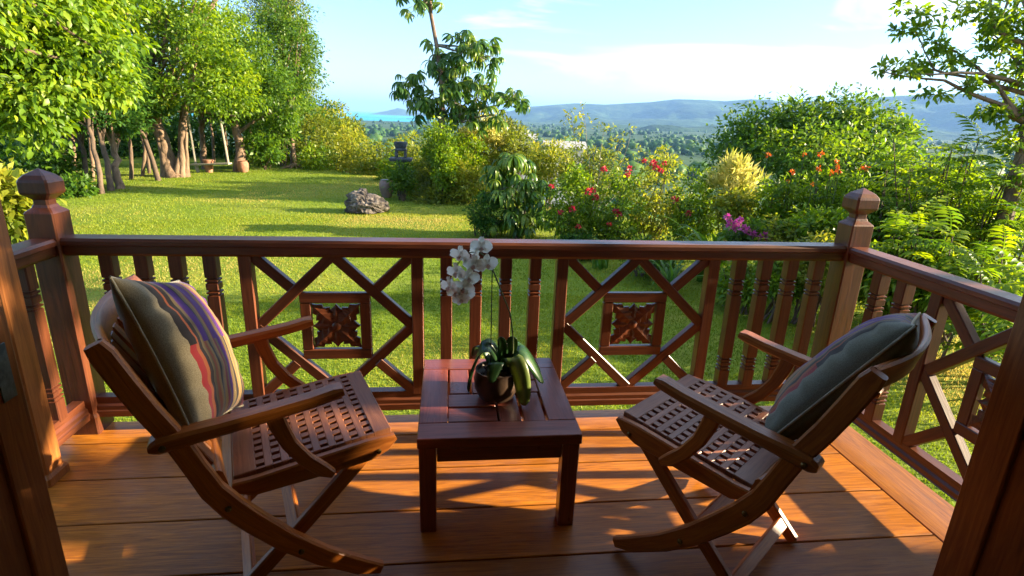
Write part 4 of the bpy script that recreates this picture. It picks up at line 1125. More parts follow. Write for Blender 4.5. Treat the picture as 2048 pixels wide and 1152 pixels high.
pot('glazed_jar', 774, 396, 15, 36, 'jar', 'large mauve-brown glazed jar behind the boulder', [(.5, 0), (.7, .15), (.95, .5), (1, .75), (.85, .92), (.7, .96), (.78, 1)])
p = G(733, 424); d = depth_of(p); k = d / F_PX
g = np.random.default_rng(5)
bm = bmesh.new(); bmesh.ops.create_icosphere(bm, subdivisions=5, radius=1.0)
for v_ in bm.verts:
    c = np.array(v_.co); q = c * 2.2
    n_ = fbm(q[0] * 1.4 + q[2] * .9 + 3, q[1] * 1.3 + q[2] * 1.7, 5); r2 = abs(fbm(q[0] * 2.2 + 9, q[2] * 2.6 + q[1], 4) - .5)
    s_ = .80 + .42 * n_ - .30 * r2
    v_.co = Vector((c[0] * s_ * 44 * k, c[1] * s_ * 32 * k, max(c[2] * s_ * (34 if c[0] < 0 else 25) * k, -.10) + .12))
me = bpy.data.meshes.new('boulder'); bm.to_mesh(me); bm.free(); finish(me, M['rock'], 30)
tag(link('boulder', me, None, tuple(p)), 'weathered grey-brown boulder lying on the lawn', 'rock')
p = G(804, 392); d = depth_of(p); k = d / F_PX; lt = thing('stone_lantern', 'dark stone garden lantern on a pillar standing among the shrubs', 'lantern', tuple(p))
zb = lambda v: float(at_depth(804, v, d)[2] - p[2])
MB().sq([(9 * k, 0), (9 * k, .1), (5.5 * k, .14), (5 * k, zb(322)), (9 * k, zb(320))], .01).build('pillar', M['lantern'], lt)
MB().sq([(20 * k, zb(320)), (22 * k, zb(317)), (22 * k, zb(314)), (14 * k, zb(313))], .01).build('platform', M['lantern'], lt)
for sx, sy in ((-1, -1), (1, -1), (-1, 1), (1, 1)): MB().box((sx * 8.5 * k, sy * 8.5 * k, (zb(313) + zb(300)) / 2), (4.5 * k, 4.5 * k, zb(300) - zb(313)), .01).build('corner_pier', M['lantern'], lt)
MB().sq([(10 * k, zb(300)), (11.5 * k, zb(298)), (9.5 * k, zb(294)), (11 * k, zb(291)), (12.5 * k, zb(284)), (11 * k, zb(282))], .01).build('roof', M['lantern'], lt)

# ---- bank of yellow-green shrubs from the tree row to the lantern
bank = [(620, 285, 46, 62, 21.5, 'leaf_olive', 'tall olive-green shrub next to the slim pale-trunked tree'), (668, 270, 46, 58, 23, 'leaf_yellow', 'tall yellow-green shrub on the bank below the sea'),
        (640, 320, 38, 28, 20, 'leaf_bright', 'low bright shrub at the lawn edge near the tree roots'), (708, 305, 48, 42, 20.5, 'leaf_yellow', 'broad yellow-green shrub at the lawn edge behind the boulder'),
        (752, 318, 42, 36, 19.5, 'leaf_yellow', 'yellow-green shrub just left of the stone lantern'), (782, 335, 26, 22, 17.5, 'leaf_bright', 'fresh green shrub in front of the stone lantern'),
        (650, 232, 40, 34, 27, 'leaf_mid', 'dark green shrub on the skyline beside the sea'), (610, 222, 34, 38, 25, 'leaf_mid', 'dark skyline shrub under the fine-leaved tree'),
        (815, 350, 30, 26, 15.5, 'leaf_deep', 'dark green shrub beside the glazed jar'), (835, 385, 40, 24, 14.6, 'leaf_olive', 'low olive shrub between the glazed jar and the umbrella tree'),
        (850, 320, 40, 45, 17, 'leaf_olive', 'loose olive shrub between lantern and umbrella tree'), (700, 262, 28, 26, 26, 'leaf_olive', 'thin olive shrub on the bank against the sea')]
for i, (u, v, a, c, d, lm, lab) in enumerate(bank):
    bush(lab, u, v, a, c, d, lm, int(30 + a * c / 22), 24, .22 * d / 18, .115 * d / 18, W=.42, seed=100 + i, blobs=[blob(u, v, a, c, d), blob(u, v + c * .7, a * 1.1, c * .6, d)], droop=.1)

# ---- compound leaves shared by the large-leaved plants
def palmate_mesh(seed, L, n_leaf=9, tone=.5):
    """whorl of drooping leaflets round the tip of a short stalk"""
    g = np.random.default_rng(seed); V = []; Fl = []; rn = []
    for i in range(n_leaf):
        a = 2 * math.pi * (i + g.uniform(-.2, .2)) / n_leaf; ca, sa = math.cos(a), math.sin(a)
        l_ = L * g.uniform(.8, 1.12); w = l_ * .21; k = len(V); st = 5; tn = np.clip(tone + g.normal(0, .16), 0, 1)
        el = g.uniform(-.25, .35)
        x = z = 0.0
        for j in range(st + 1):
            t = j / st; ang = el - 1.75 * t
            if j: x += l_ / st * math.cos(ang); z += l_ / st * math.sin(ang)
            ww = w / 2 * math.sin(math.pi * (t * .86 + .10)) ** .8
            if j == st: ww *= .2
            for q in (-1, 0, 1):
                V.append((x * ca - q * ww * sa, x * sa + q * ww * ca, z + (abs(q) * ww * .45))); rn.append(tn)
        for j in range(st):
            for q in range(2): b_ = k + j * 3 + q; Fl.extend((b_, b_ + 3, b_ + 4, b_ + 1))
    return np_mesh('leaf', np.array(V), 4, Fl, M['leaf_umbrella'], rn)
def pinnate_mesh(seed, L, pairs=9, mat='leaf_bright', lw=.32, tone=.5, ll=.30):
    """arching rachis with paired leaflets"""
    g = np.random.default_rng(seed); P = []; D = []; Nn = []; Ls = []; rn = []; V = []; Fl = []
    pts = []
    for j in range(13):
        t = j / 12; pts.append(np.array([L * t, 0, L * (.28 * t - .52 * t * t)]))
    for j in range(1, pairs + 1):
        t = j / (pairs + .2); p = np.array([L * t, 0, L * (.28 * t - .52 * t * t)])
        for s in (-1, 1):
            P.append(p); D.append((.45, s * 1.0, -.35 + g.normal(0, .12))); Nn.append((.1, 0, 1)); Ls.append(L * ll * math.sin(math.pi * (t * .75 + .2)) * g.uniform(.9, 1.1)); rn.append(tone + g.normal(0, .15))
    P.append(pts[-1]); D.append((1, 0, -.7)); Nn.append((.4, 0, 1)); Ls.append(L * ll * .8); rn.append(tone)
    Ls = np.array(Ls)
    V, lo, rv = leaves(np.array(P), np.array(D, float), np.array(Nn, float), Ls, Ls * lw, np.clip(np.array(rn), 0, 1), T_LEAF)
    # thin rachis as quads
    k = len(V); R_ = []; lo = list(lo)
    for j, p in enumerate(pts):
        w = .004 * (1 - j / 14); R_ += [p + (0, -w, 0), p + (0, w, 0)]
    for j in range(12): lo += [k + 2 * j, k + 2 * j + 1, k + 2 * j + 3, k + 2 * j + 2]
    V = np.concatenate([V, np.array(R_)]); rv = np.concatenate([rv, np.full(len(R_), .3)])
    return np_mesh('frond', V, 4, np.array(lo), M[mat], rv)
PALM = [palmate_mesh(s, .27, 10, tn) for s, tn in ((1, .3), (2, .45), (3, .6), (4, .85), (5, .2))]
FROND = [pinnate_mesh(s, .46, 9, 'leaf_bright', .30, tn) for s, tn in ((1, .25), (2, .45), (3, .65), (4, .8))]
FROND_D = [pinnate_mesh(s, .46, 9, 'leaf_mid', .30, tn) for s, tn in ((1, .35), (2, .6))]
def flower_ball(seed, r, mat, n_=22, pet=.6):
    g = np.random.default_rng(seed); d = nrm(g.normal(size=(n_, 3)) + (0, 0, .4))
    V, lo, rn = leaves(d * r * .35, d + g.normal(0, .35, (n_, 3)), nrm(g.normal(size=(n_, 3))), np.full(n_, r), np.full(n_, r * pet), g.random(n_), T_DIA)
    return np_mesh('flower', V, 4, lo, M[mat], rn)
FL_RED = [flower_ball(s, .075, 'flower_red') for s in (1, 2, 3)]
FL_ORG = [flower_ball(s, .055, 'flower_orange', 18, .5) for s in (4, 5)]
FL_PNK = [flower_ball(s, .055, 'flower_pink', 18, .8) for s in (6, 7)]
def put(me, nm, parent, base, pos, rz=0.0, tilt=0.0, sc=1.0):
    m_ = Matrix.Translation(Vector(np.array(pos) - np.array(base))) @ Matrix.Rotation(rz, 4, 'Z') @ Matrix.Rotation(tilt, 4, 'Y') @ Matrix.Scale(sc, 4)
    return link(nm, me, parent, mtx=m_)

# ---- umbrella tree
ub = G(888, 404); du = depth_of(ub)
ut = thing('umbrella_tree', 'tall umbrella tree with drooping finger-like leaves against the sky', 'tree', tuple(ub))
tp = [ub + (0, 0, -.1), at_depth(892, 330, du), at_depth(884, 240, du), at_depth(884, 170, du), at_depth(873, 90, du), at_depth(862, 30, du), at_depth(858, -25, du)]
mb = MB(); mb.tube([q - ub for q in tp], [.10, .085, .075, .065, .05, .045, .035], 9); mb.build('trunk', M['bark_tan'], ut, smooth=60)
lb = MB(); g = np.random.default_rng(8)
lb.tube([q - ub for q in tp[2:6]], [.06, .052, .04, .036], 6)
lobes = [((848, 10), 52, 34, 26), ((935, 95), 66, 36, 42), ((905, 150), 50, 45, 40), ((960, 115), 46, 34, 20), ((905, 205), 56, 38, 34), ((960, 180), 42, 45, 26), ((822, 170), 40, 32, 24), ((838, 210), 40, 26, 18), ((1022, 200), 45, 24, 22), ((985, 230), 50, 25, 14), ((868, 120), 24, 44, 14), ((925, 245), 46, 34, 18)]
hubs = {0: tp[5], 1: tp[4], 2: tp[3], 3: tp[4], 4: tp[2], 5: tp[3], 6: tp[2], 7: tp[2], 8: tp[2], 9: tp[2], 10: tp[3], 11: tp[2]}
for li, ((u, v), a, c, n_) in enumerate(lobes):
    ctr, rad = blob(u, v, a, c, du); h0 = hubs[li]
    limb(lb, h0 - ub, ctr - ub, .035, .015, 6, .1, li, 6)
    for k in range(int(n_ * .78)):
        d_ = nrm(g.normal(size=3) + (0, 0, .3)); p = ctr + d_ * rad * g.random() ** .4
        lb.tube([ctr - ub, (ctr + p) / 2 - ub + (0, 0, .04), p - ub], [.010, .007, .004], 4)
        put(PALM[g.integers(5)], 'leaf', ut, ub, p, g.uniform(0, 6.3), g.normal(0, .5), g.uniform(.75, 1.4))
lb.build('limbs', M['bark_grey'], ut, smooth=60)
# ---- young umbrella tree beside the flowering shrubs
sb_ = G(1032, 476); dsb = depth_of(sb_); st_ = thing('young_umbrella_tree', 'young umbrella plant with large glossy drooping leaves behind the railing', 'shrub', tuple(sb_))
lb = MB()
for li, ((u, v), a, c, n_) in enumerate([((1030, 335), 42, 34, 26), ((1000, 380), 38, 30, 20), ((1065, 385), 40, 34, 24), ((1015, 440), 46, 30, 20), ((1065, 445), 38, 26, 16), ((985, 345), 22, 20, 8)]):
    ctr, rad = blob(u, v, a, c, dsb); limb(lb, (0, 0, -.05), ctr - sb_, .03, .014, 6, .06, li, 6)
    for k in range(n_):
        d_ = nrm(g.normal(size=3) + (0, 0, .25)); p = ctr + d_ * rad * g.random() ** .4
        lb.tube([ctr - sb_, (ctr + p) / 2 - sb_ + (0, 0, .03), p - sb_], [.008, .005, .003], 4)
        put(PALM[g.integers(5)], 'leaf', st_, sb_, p, g.uniform(0, 6.3), g.normal(0, .3), g.uniform(.8, 1.15))
lb.build('stems', M['bark_dark'], st_, smooth=60)

# ---- shrubs behind and beside the umbrella tree
mid = [(900, 330, 46, 60, 15.0, 'leaf_olive', 'olive shrub growing round the foot of the umbrella tree'), (935, 360, 40, 46, 13.5, 'leaf_yellow', 'yellow-green shrub between the two umbrella plants'),
       (880, 290, 34, 48, 15.8, 'leaf_bright', 'bright leafy climber on the umbrella tree trunk'), (955, 300, 56, 48, 15.2, 'leaf_yellow', 'tall yellow-green shrub right of the umbrella tree trunk'),
       (1040, 300, 60, 38, 14.5, 'leaf_olive', 'loose olive shrub behind the young umbrella plant'), (1100, 320, 50, 40, 13.2, 'leaf_yellow', 'yellow-green shrub right of the young umbrella plant'),
       (1180, 345, 66, 48, 12.5, 'leaf_olive', 'olive twiggy shrub behind the red flowers'), (968, 425, 34, 34, 9.8, 'leaf_deep', 'low dark green shrub left of the young umbrella plant'),
       (905, 385, 40, 22, 13.6, 'leaf_yellow', 'low yellowed ground shrub at the lawn edge under the umbrella tree')]
mid += [(845, 365, 34, 40, 15.2, 'leaf_yellow', 'yellow-green shrub directly right of the glazed jar'), (815, 300, 36, 30, 19.0, 'leaf_yellow', 'yellow-green shrub behind the stone lantern'), (930, 305, 40, 40, 14.0, 'leaf_bright', 'fresh green shrub in front of the gold-leaved shrub'), (1010, 262, 48, 26, 15.5, 'leaf_olive', 'olive shrub under the right bough of the umbrella tree'), (870, 400, 44, 16, 13.4, 'leaf_olive', 'low olive ground cover at the foot of the umbrella tree')]
mid += [(806, 356, 24, 26, 13.4, 'leaf_mid', 'leafy green shrub hiding the lower pillar of the stone lantern'), (888, 300, 24, 66, du - .45, 'leaf_bright', 'narrow leafy climber covering the front of the umbrella tree trunk')]
for i, (u, v, a, c, d, lm, lab) in enumerate(mid):
    bush(lab, u, v, a, c, d, lm, int(34 + a * c / 20), 24, .19 * d / 15, .10 * d / 15, W=.42, seed=130 + i, blobs=[blob(u, v, a, c, d), blob(u, v + c * .6, a * 1.05, c * .6, d)], droop=.1, stems=10)
# gold-leaved shrub
bush('gold-leaved shrub glowing beside the umbrella tree', 968, 245, 34, 34, 14.6, 'leaf_gold', 60, 20, .17, .15, W=.28, seed=150, droop=-.3, blobs=[blob(965, 240, 26, 30, 14.6), blob(985, 265, 34, 28, 14.6), blob(945, 275, 30, 22, 14.6)])
# wispy branches standing above the shrubs
wb = G(1190, 478); wd = 11.8; w0 = ground(at_depth(1190, 400, wd)); wt = thing('wispy_shrub', 'thin wispy shrub whose sparse twigs stand against the blue hills', 'shrub', tuple(w0))
wm = MB(); tips = [(1140, 225), (1158, 262), (1185, 300), (1210, 250), (1262, 262), (1240, 290), (1120, 290), (1300, 300), (1165, 215)]
bl_ = []
for i, (u, v) in enumerate(tips):
    e = at_depth(u, v, wd + .15 * (i % 3)); limb(wm, np.array([0, 0, 0]), e - w0, .014, .004, 7, .10, 300 + i, 5)
    bl_.append(blob(u, v + 6, 15, 16, wd + .15 * (i % 3))); bl_.append(blob(u + 8, v + 34, 12, 16, wd))
wm.build('twigs', M['bark_grey'], wt, smooth=60)
crown('foliage', wt, bl_, M['leaf_yellow'], 60, 9, .09, .085, .45, T_DIA, w0, 301)

# ---- red-flowering shrubs
def pxz(pts, s, ox, oy): return [(ox + a / s, oy + b_ / s) for a, b_ in pts]
redpx = pxz([(800, 680), (1125, 715), (1145, 775), (870, 885), (965, 865), (1010, 1000), (1305, 875), (1410, 550), (1530, 485), (1620, 530), (1690, 500), (1660, 560), (1775, 785), (1880, 895), (1215, 550), (1255, 980), (1330, 900), (1600, 500), (1400, 590), (1090, 725)], 3.94, 900, 200)
reds = [(1140, 410, 50, 66, 9.0, 'leaf_bright', 'red-flowering shrub next to the young umbrella plant'), (1225, 415, 62, 66, 9.2, 'leaf_bright', 'red-flowering shrub in the middle of the flower bed'),
        (1310, 395, 62, 84, 9.6, 'leaf_yellow', 'tall red-flowering shrub with the highest red flower heads'), (1385, 415, 50, 66, 9.0, 'leaf_bright', 'red-flowering shrub left of the yellow croton')]
roots = []
for i, (u, v, a, c, d, lm, lab) in enumerate(reds):
    t, cc, b0 = bush(lab, u, v, a, c, d, lm, 150, 24, .13, .075, W=.45, seed=160 + i, blobs=[blob(u, v, a, c, d), blob(u, v + c * .6, a * 1.1, c * .6, d), blob(u + 15, v - c * .8, a * .5, c * .35, d)], stems=16, group=None)
    roots.append((t, b0, u, d))
for k, (u, v) in enumerate(redpx):
    t, b0, uu, d = min(roots, key=lambda q: abs(q[2] - u))
    p = at_depth(u, v, d - .55)
    put(FL_RED[k % 3], 'flower', t, b0, p, k * 1.7, 0, .55 + .3 * ((k * 7) % 5) / 5)
    limb_m = MB(); limb(limb_m, np.array((p[0], p[1], p[2])) - b0 + (0, .35, -.55), p - b0, .006, .003, 4, .05, k, 4); limb_m.build('flower_stalk', M['stem'], t)
# ---- round tree down the slope
rt = ground(at_depth(1640, 330, 20)); dr = 20
tree('round_tree', 'broad dark green round-headed tree below the flower bed, in front of the hills', 'tree', rt, [rt + (0, 0, -.2), at_depth(1640, 360, dr), at_depth(1640, 280, dr)], .3, .18,
     [blob(1485, 285, 48, 42, dr), blob(1545, 255, 55, 44, dr), blob(1615, 250, 60, 46, dr), blob(1680, 250, 58, 50, dr), blob(1750, 262, 55, 46, dr), blob(1795, 290, 40, 40, dr), blob(1620, 320, 190, 60, dr), blob(1470, 345, 60, 50, dr), blob(1700, 370, 130, 50, dr)],
     'leaf_mid', 300, 62, .72, .19, 'bark_dark', W=.5, seed=170, limbs=30, droop=.15, flat=.9, limb_parts=True)
crown('bright_green_shoots', bpy.data.objects[bpy.data.objects.find('round_tree')], [blob(1560, 228, 40, 20, dr), blob(1640, 222, 50, 18, dr), blob(1680, 240, 40, 30, dr), blob(1760, 232, 40, 24, dr), blob(1500, 260, 40, 24, dr), blob(1800, 265, 30, 24, dr), blob(1640, 300, 120, 50, 18.2)], M['leaf_bright'], 150, 22, .4, .18, .42, T_DIA, rt, 171)  # second leaf cloud in the brighter leaf green, mostly along the crown top
# ---- yellow croton
t, cc, b0 = bush('bright yellow croton with narrow upright leaves in the flower bed', 1470, 355, 40, 26, 8.6, 'leaf_gold', 44, 18, .11, .16, W=.2, seed=180, name='croton', droop=-.7, out=.9, spread=.3, blobs=[blob(1470, 340, 26, 22, 8.6), blob(1445, 362, 24, 18, 8.6), blob(1500, 362, 24, 20, 8.6), blob(1475, 375, 40, 16, 8.6)])
bush('pale green shrub around the foot of the yellow croton', 1475, 425, 50, 44, 8.4, 'leaf_yellow', 90, 22, .13, .085, seed=181, stems=12)
# ---- feathery shrubs with orange flower heads
orgpx = pxz([(850, 480), (970, 475), (760, 610), (1090, 530), (1100, 570), (960, 585), (1050, 615), (1270, 580), (910, 700), (1110, 600), (580, 485), (840, 935), (730, 680), (1310, 580)], 3.717, 1380, 180)
fe = [(1560, 410, 50, 58, 8.0, 'feathery shrub with orange flower heads beside the yellow croton'), (1640, 405, 50, 62, 7.8, 'feathery shrub with the tallest orange flower spikes'), (1715, 420, 46, 66, 7.4, 'feathery shrub with orange flowers behind the right newel post')]
ro = []
for i, (u, v, a, c, d, lab) in enumerate(fe):
    t, cc, b0 = bush(lab, u, v, a, c, d, 'leaf_bright', 130, 26, .15, .085, W=.34, seed=190 + i, droop=.15, flat=.28, blobs=[blob(u, v, a, c, d), blob(u, v + c * .6, a * 1.1, c * .6, d)], stems=14)
    ro.append((t, b0, u, d))
for k, (u, v) in enumerate(orgpx):
    t, b0, uu, d = min(ro, key=lambda q: abs(q[2] - u)); p = at_depth(u, v, d - .35)
    put(FL_ORG[k % 2], 'flower', t, b0, p, k * 1.3, 0, .5 + .35 * ((k * 3) % 4) / 4)
    lm_ = MB(); lm_.tube([p - b0 + (0, 0, -.42), p - b0], [.006, .004], 4); lm_.build('flower_stalk', M['stem'], t)
# ---- strap-leaved clump and pink flowers
def blade_mesh(L, W, arch, seed):
    g = np.random.default_rng(seed); V = []; Fl = []; rn = []; x = z = 0; n_ = 8
    for i in range(n_ + 1):
        t = i / n_; ang = R(78) - arch * t * t
        if i: x += L / n_ * math.cos(ang); z += L / n_ * math.sin(ang)
        w = W / 2 * (1 - t ** 2.2) + .001
        for q in (-1, 0, 1): V.append((x, q * w, z + abs(q) * w * .5)); rn.append(g.uniform(.2, .9) if q == -1 else rn[-1])
    for i in range(n_):
        for q in range(2): b_ = i * 3 + q; Fl.extend((b_, b_ + 3, b_ + 4, b_ + 1))
    return np_mesh('blade', np.array(V), 4, Fl, M['leaf_blade'], rn)
BL = [blade_mesh(.95, .062, R(60 + 22 * s), s) for s in range(4)]
def strap_clump(label, u, v, d, n_, sc, seed, z0=None):
    p = ground(at_depth(u, v, d)); t = thing('strap_leaf_plant', label, 'plant', tuple(p)); g = np.random.default_rng(seed)
    for k in range(n_): put(BL[g.integers(4)], 'leaf', t, p, p + (g.normal(0, .05), g.normal(0, .05), 0), g.uniform(0, 6.28), g.uniform(-.25, .25), sc * g.uniform(.75, 1.15))
strap_clump('large strap-leaved clump beside the pink flowers', 1425, 480, 7.4, 34, 1.15, 1)
strap_clump('strap-leaved plant at the lawn edge below the red flowers', 1345, 540, 6.9, 22, .7, 2)
strap_clump('small strap-leaved plant under the young umbrella plant', 1205, 520, 8.0, 18, .55, 3)
t, cc, b0 = bush('small bougainvillea with a spray of pink flowers above the railing', 1500, 475, 40, 26, 7.0, 'leaf_mid', 60, 20, .12, .07, seed=200, name='bougainvillea')
pk = pxz([(280, 950), (310, 985), (340, 1000), (365, 970), (400, 1030), (430, 1045), (470, 1075), (300, 1015), (350, 1030), (520, 1100), (560, 1085), (590, 1110)], 3.717, 1380, 180)
for k, (u, v) in enumerate(pk): put(FL_PNK[k % 2], 'flower', t, b0, at_depth(u, v, 6.75), k, 0, .85)
# ---- planting bed close behind the right half of the railing
bed = [(1480, 560, 44, 44, 6.4, 'leaf_bright', 'bright low shrub seen between the front balusters'), (1560, 545, 44, 46, 6.0, 'leaf_bright', 'leafy low shrub behind the last front balusters'), (1640, 520, 44, 52, 5.8, 'leaf_yellow', 'yellow-green shrub directly behind the right newel post'),
       (1300, 505, 60, 26, 7.6, 'leaf_mid', 'low green planting along the lawn edge behind the right lattice panel'), (1580, 470, 60, 34, 6.8, 'leaf_yellow', 'yellow-green shrub below the orange flowers'), (1160, 490, 40, 22, 8.6, 'leaf_deep', 'low dark planting below the red flowers')]
for i, (u, v, a, c, d, lm, lab) in enumerate(bed):
    bush(lab, u, v, a, c, d, lm, 110, 24, .10, .062, seed=210 + i, W=.45, blobs=[blob(u, v, a, c, d), blob(u, v + c * .5, a * 1.1, c * .6, d)], stems=12)
# ---- tall pinnate shrubs on the right
pin = [(1790, 318, 470, 6.9, 8, 'pinnate-leaved shrub rising just right of the right newel post'), (1862, 276, 480, 6.5, 9, 'tallest pinnate-leaved shrub, its tips against the hazy valley'), (1930, 310, 500, 6.2, 9, 'pinnate-leaved shrub left of the leaning tree trunk'),
       (2000, 425, 540, 5.8, 6, 'pinnate-leaved shrub in front of the leaning tree trunk'), (1830, 430, 520, 5.4, 6, 'low pinnate-leaved shrub above the right railing'), (1920, 470, 560, 5.0, 6, 'leafy pinnate shrub close behind the right railing'), (2030, 520, 640, 4.6, 5, 'pinnate shrub beside the dark door leaf and right railing')]
for i, (u, v, vb, d, ns, lab) in enumerate(pin):
    b0 = ground(at_depth(u, vb, d)); t = thing('pinnate_shrub', lab, 'shrub', tuple(b0)); g = np.random.default_rng(220 + i); sm = MB()
    top = at_depth(u, v, d)[2]
    for s in range(ns):
        off = np.array([g.normal(0, .28), g.normal(0, .28), 0]); e = b0 + off; e[2] = top - g.uniform(0, .45) * (s > 0)
        pts = limb(sm, off * .25, e - b0, .016, .005, 7, .05, 230 + i * 10 + s, 5)
        nf = int(9 + 5 * g.random())
        for k in range(nf):
            f_ = .25 + .75 * (k + 1) / nf; p = b0 + np.array([np.interp(f_, np.linspace(0, 1, 7), pts[:, q]) for q in range(3)])
            put((FROND_D if g.random() < .3 else FROND)[g.integers(2 if g.random() < .0 else 2)] if g.random() < .5 else FROND[g.integers(4)], 'frond', t, b0, p, k * 2.4 + g.uniform(-.4, .4), g.uniform(-.5, .15) - .35 * (f_ > .9), g.uniform(.7, 1.1))
    sm.build('stems', M['bark_dark'], t, smooth=60)
und2 = [(1800, 430, 90, 70, 7.4, 'leaf_bright', 'dense green undergrowth shrub behind the pinnate shrubs'), (1950, 440, 100, 80, 7.0, 'leaf_bright', 'dense green shrub round the foot of the leaning tree'), (1890, 560, 110, 60, 5.4, 'leaf_bright', 'bright small-leaved shrub seen through the right railing'), (1780, 560, 60, 60, 5.6, 'leaf_bright', 'bright small-leaved shrub right of the newel shaft')]
und2 += [(1765, 370, 46, 60, 7.8, 'leaf_bright', 'bright leafy shrub filling the gap behind the right newel cap'), (1870, 380, 80, 60, 7.6, 'leaf_bright', 'bright leafy shrub behind the tallest pinnate shrub'), (1640, 455, 60, 30, 6.6, 'leaf_bright', 'bright low shrub in front of the feathery orange-flowered shrubs')]
for i, (u, v, a, c, d, lm, lab) in enumerate(und2): bush(lab, u, v, a, c, d, lm, 170, 24, .13, .075, seed=260 + i, W=.45, stems=12)
# ---- leaning tree on the right
dl = 6.0; lb0 = ground(at_depth(1985, 520, dl))
lt_b = [(1800, 140, 46, 14), (1775, 135, 26, 14), (1850, 120, 34, 22), (1905, 125, 46, 22), (1960, 110, 44, 34), (1995, 40, 56, 40), (1825, 22, 48, 18), (1795, 62, 24, 10), (1840, 62, 26, 12), (1935, 178, 32, 12), (1870, 186, 34, 10), (2015, 225, 44, 22), (1985, 285, 36, 16), (2035, 150, 34, 36), (1910, 40, 36, 24), (1870, 85, 22, 16), (2045, 280, 30, 30), (1950, 20, 40, 24), (2080, 60, 60, 80), (2090, 200, 50, 60)]
tk = [lb0 + (0, 0, -.1), at_depth(2008, 445, dl), at_depth(2030, 350, dl), at_depth(2048, 270, dl), at_depth(2066, 180, dl), at_depth(2062, 60, dl), at_depth(2040, -40, dl)]
A_ = lambda u, v: at_depth(u, v, dl)
tree('leaning_tree', 'leaning tree with small leaves and a long branch reaching left over the hills', 'tree', lb0, tk, .085, .045, [blob(u, v, a, c, dl, (a + c) * .7) for u, v, a, c in lt_b], 'leaf_bright', 215, 15, .085, .084, 'bark_tan', W=.42, seed=280, limbs=14, tmpl=T_LEAF, droop=.2,
     extra=[(A_(2062, 190), A_(1960, 158), .028, .018), (A_(1960, 158), A_(1870, 140), .018, .012), (A_(1870, 140), A_(1760, 140), .012, .004), (A_(1960, 158), A_(1870, 190), .012, .004), (A_(1870, 140), A_(1830, 60), .010, .004), (A_(2055, 90), A_(1990, 60), .028, .02), (A_(1990, 60), A_(1975, -20), .02, .012), (A_(2064, 240), A_(1980, 285), .014, .005)])

# ---- tree beside the house, right of the view: its crown shades the upper part of the porch
sh = ground(np.array([8.4, .9, 0.]))
tree('shade_tree', 'spreading shade tree on the lawn beside the right-hand side of the house', 'tree', sh, [sh, sh + (0, .1, 1.6), sh + (.1, 0, 3.4)], .2, .12,
     [(sh + (0, 0, 6.1), np.array([2.2, 2.9, 2.2])), (sh + (-.2, 1.6, 5.3), np.array([1.5, 1.6, 1.25])), (sh + (.2, -1.4, 5.4), np.array([1.6, 1.7, 1.3])), (sh + (0, .2, 5.1), np.array([1.6, 2.2, 1.0]))],
     'leaf_mid', 260, 22, .36, .17, 'bark_tan', seed=290, limbs=24)

def valley_woods():
    g = np.random.default_rng(500); n_ = 9000
    a = g.uniform(R(-14), R(60), n_); r = 180 * (4200 / 180) ** g.random(n_)
    x, y = np.sin(a) * r, np.cos(a) * r; z = ground_z(x, y)
    keep = (fbm(x * .006, y * .006, 4) > .46) & (z > SEA_Z + 1.0); x, y, z = x[keep], y[keep], z[keep]; n_ = len(x)
    bm = bmesh.new(); bmesh.ops.create_icosphere(bm, subdivisions=1, radius=1.0); bm.verts.ensure_lookup_table()
    tv = np.array([v.co[:] for v in bm.verts]); tf = np.array([[v.index for v in f.verts] for f in bm.faces]); bm.free()
    s_ = 1.6 + 7.5 * g.random(n_) ** 2.2; jit = g.uniform(.55, 1.45, (n_, len(tv), 1))
    V = (tv[None] * jit * np.stack([s_ * 1.2, s_ * 1.2, s_], -1)[:, None, :] + np.stack([x, y, z + s_ * .6], -1)[:, None, :]).reshape(-1, 3)
    lo = (np.arange(n_)[:, None, None] * len(tv) + tf[None]).ravel()
    tag(link('valley_woods', np_mesh('valley_woods', V, 3, lo, M['leaf_deep'], np.repeat(g.random(n_), len(tv)), True)), 'scattered dark woods across the hazy valley floor', 'woods', kind='stuff')
valley_woods()
# ---- distant roofs in the valley
for (u, v, d, w, lab) in ((1045, 273, 260, 11, 'grey roof of a house down the slope'), (1128, 290, 200, 13, 'pale roofed house in the valley')):
    p = at_depth(u, v, d); gz = float(ground_z(p[0], p[1])); z1 = float(p[2])
    t = thing('valley_house', lab, 'house', (p[0], p[1], gz)); hgt = max(z1 - gz, 3)
    MB().box((0, 0, hgt / 2 - 1), (w, 7, hgt), .05).build('wall', M['plaster'], t)
    mb = MB(); h = hgt - 1; mb.add([(-w * .6, -5, h), (w * .6, -5, h), (w * .6, 5, h), (-w * .6, 5, h), (-w * .6, 0, h + 2.4), (w * .6, 0, h + 2.4)], [(0, 1, 5, 4), (2, 3, 4, 5), (0, 4, 3), (1, 2, 5), (0, 3, 2, 1)], [[(0, 0)] * 4, [(0, 0)] * 4, [(0, 0)] * 3, [(0, 0)] * 3, [(0, 0)] * 4]); mb.build('roof', M['farroof'], t)

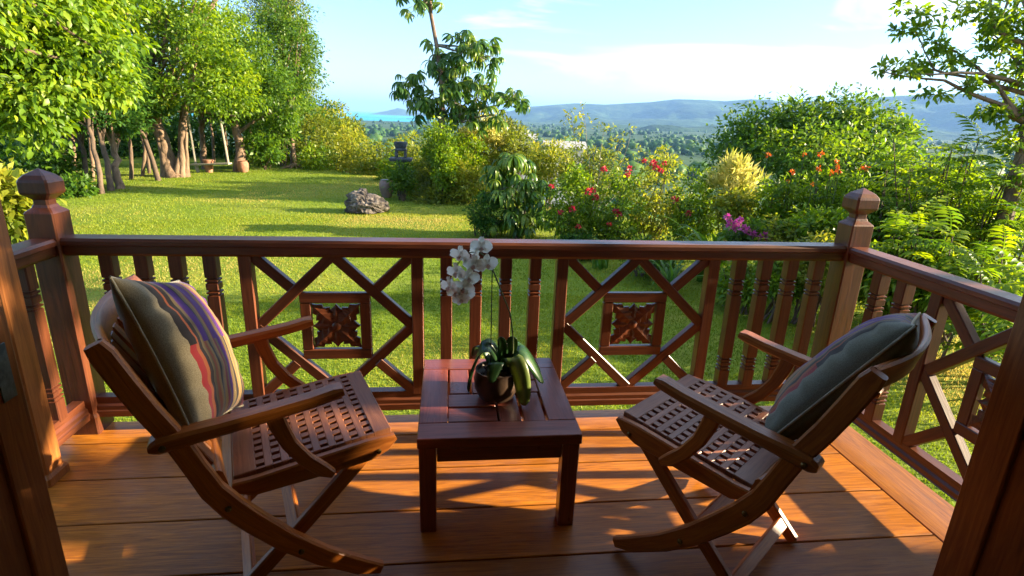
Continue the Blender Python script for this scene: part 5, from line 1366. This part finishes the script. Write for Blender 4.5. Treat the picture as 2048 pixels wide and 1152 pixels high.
# ---- grass
def grass():
    g = np.random.default_rng(400); Ps = []; Ls = []
    for (n_, r0, r1, L) in ((150000, 2.4, 6.5, .026), (150000, 6.0, 12.0, .032), (110000, 11, 24, .04)):
        a = g.uniform(R(-52), R(62), n_ * 2); r = np.sqrt(g.uniform(r0 ** 2, r1 ** 2, n_ * 2))
        x, y = np.sin(a) * r, np.cos(a) * r
        e = np.interp(a, _AZ, _ED)
        ok = (r < e + 1) & ~((y < 2.74) & (x > -1.9) & (x < 2.24)) & (y > .6) & (r < 26)
        x, y = x[ok][:n_], y[ok][:n_]
        Ps.append(np.stack([x, y, ground_z(x, y) - .004], -1)); Ls.append(np.full(len(x), L))
    P = np.concatenate(Ps); L = np.concatenate(Ls) * g.uniform(.6, 1.4, len(P)); n_ = len(P)
    D = nrm(np.stack([g.normal(0, .55, n_), g.normal(0, .55, n_), np.ones(n_)], -1)); S = nrm(np.cross(D, g.normal(size=(n_, 3)))); w = (L * .16)[:, None]
    V = np.stack([P - S * w, P + S * w, P + D * L[:, None]], 1).reshape(-1, 3)
    patch = fbm(P[:, 0] * .45, P[:, 1] * .45, 5); rn = np.clip((patch - .5) * 2.4 + .48 + g.normal(0, .12, n_), 0, 1)
    me = np_mesh('grass', V, 3, np.arange(n_ * 3), M['grass'], np.repeat(rn, 3))
    tag(link('grass', me), 'short mown green grass of the lawn', 'grass', kind='stuff')
grass()

# ---- haze over the valley
m = bpy.data.materials.new('haze_air'); m.use_nodes = True; n = m.node_tree.nodes; l = m.node_tree.links; n.clear()
out = n.new('ShaderNodeOutputMaterial'); pv = n.new('ShaderNodeVolumePrincipled')
pv.inputs['Color'].default_value = (.27, .51, 1.0, 1); pv.inputs['Density'].default_value = 7.6e-5; pv.inputs['Anisotropy'].default_value = 0.0
l.new(pv.outputs[0], out.inputs['Volume'])
hz = MB(); hz.box((0, 16000, 290), (110000, 70000, 900), .5)
ho = link('haze', hz.mesh('haze', m)); tag(ho, 'pale blue haze hanging over the valley', 'haze', kind='stuff')
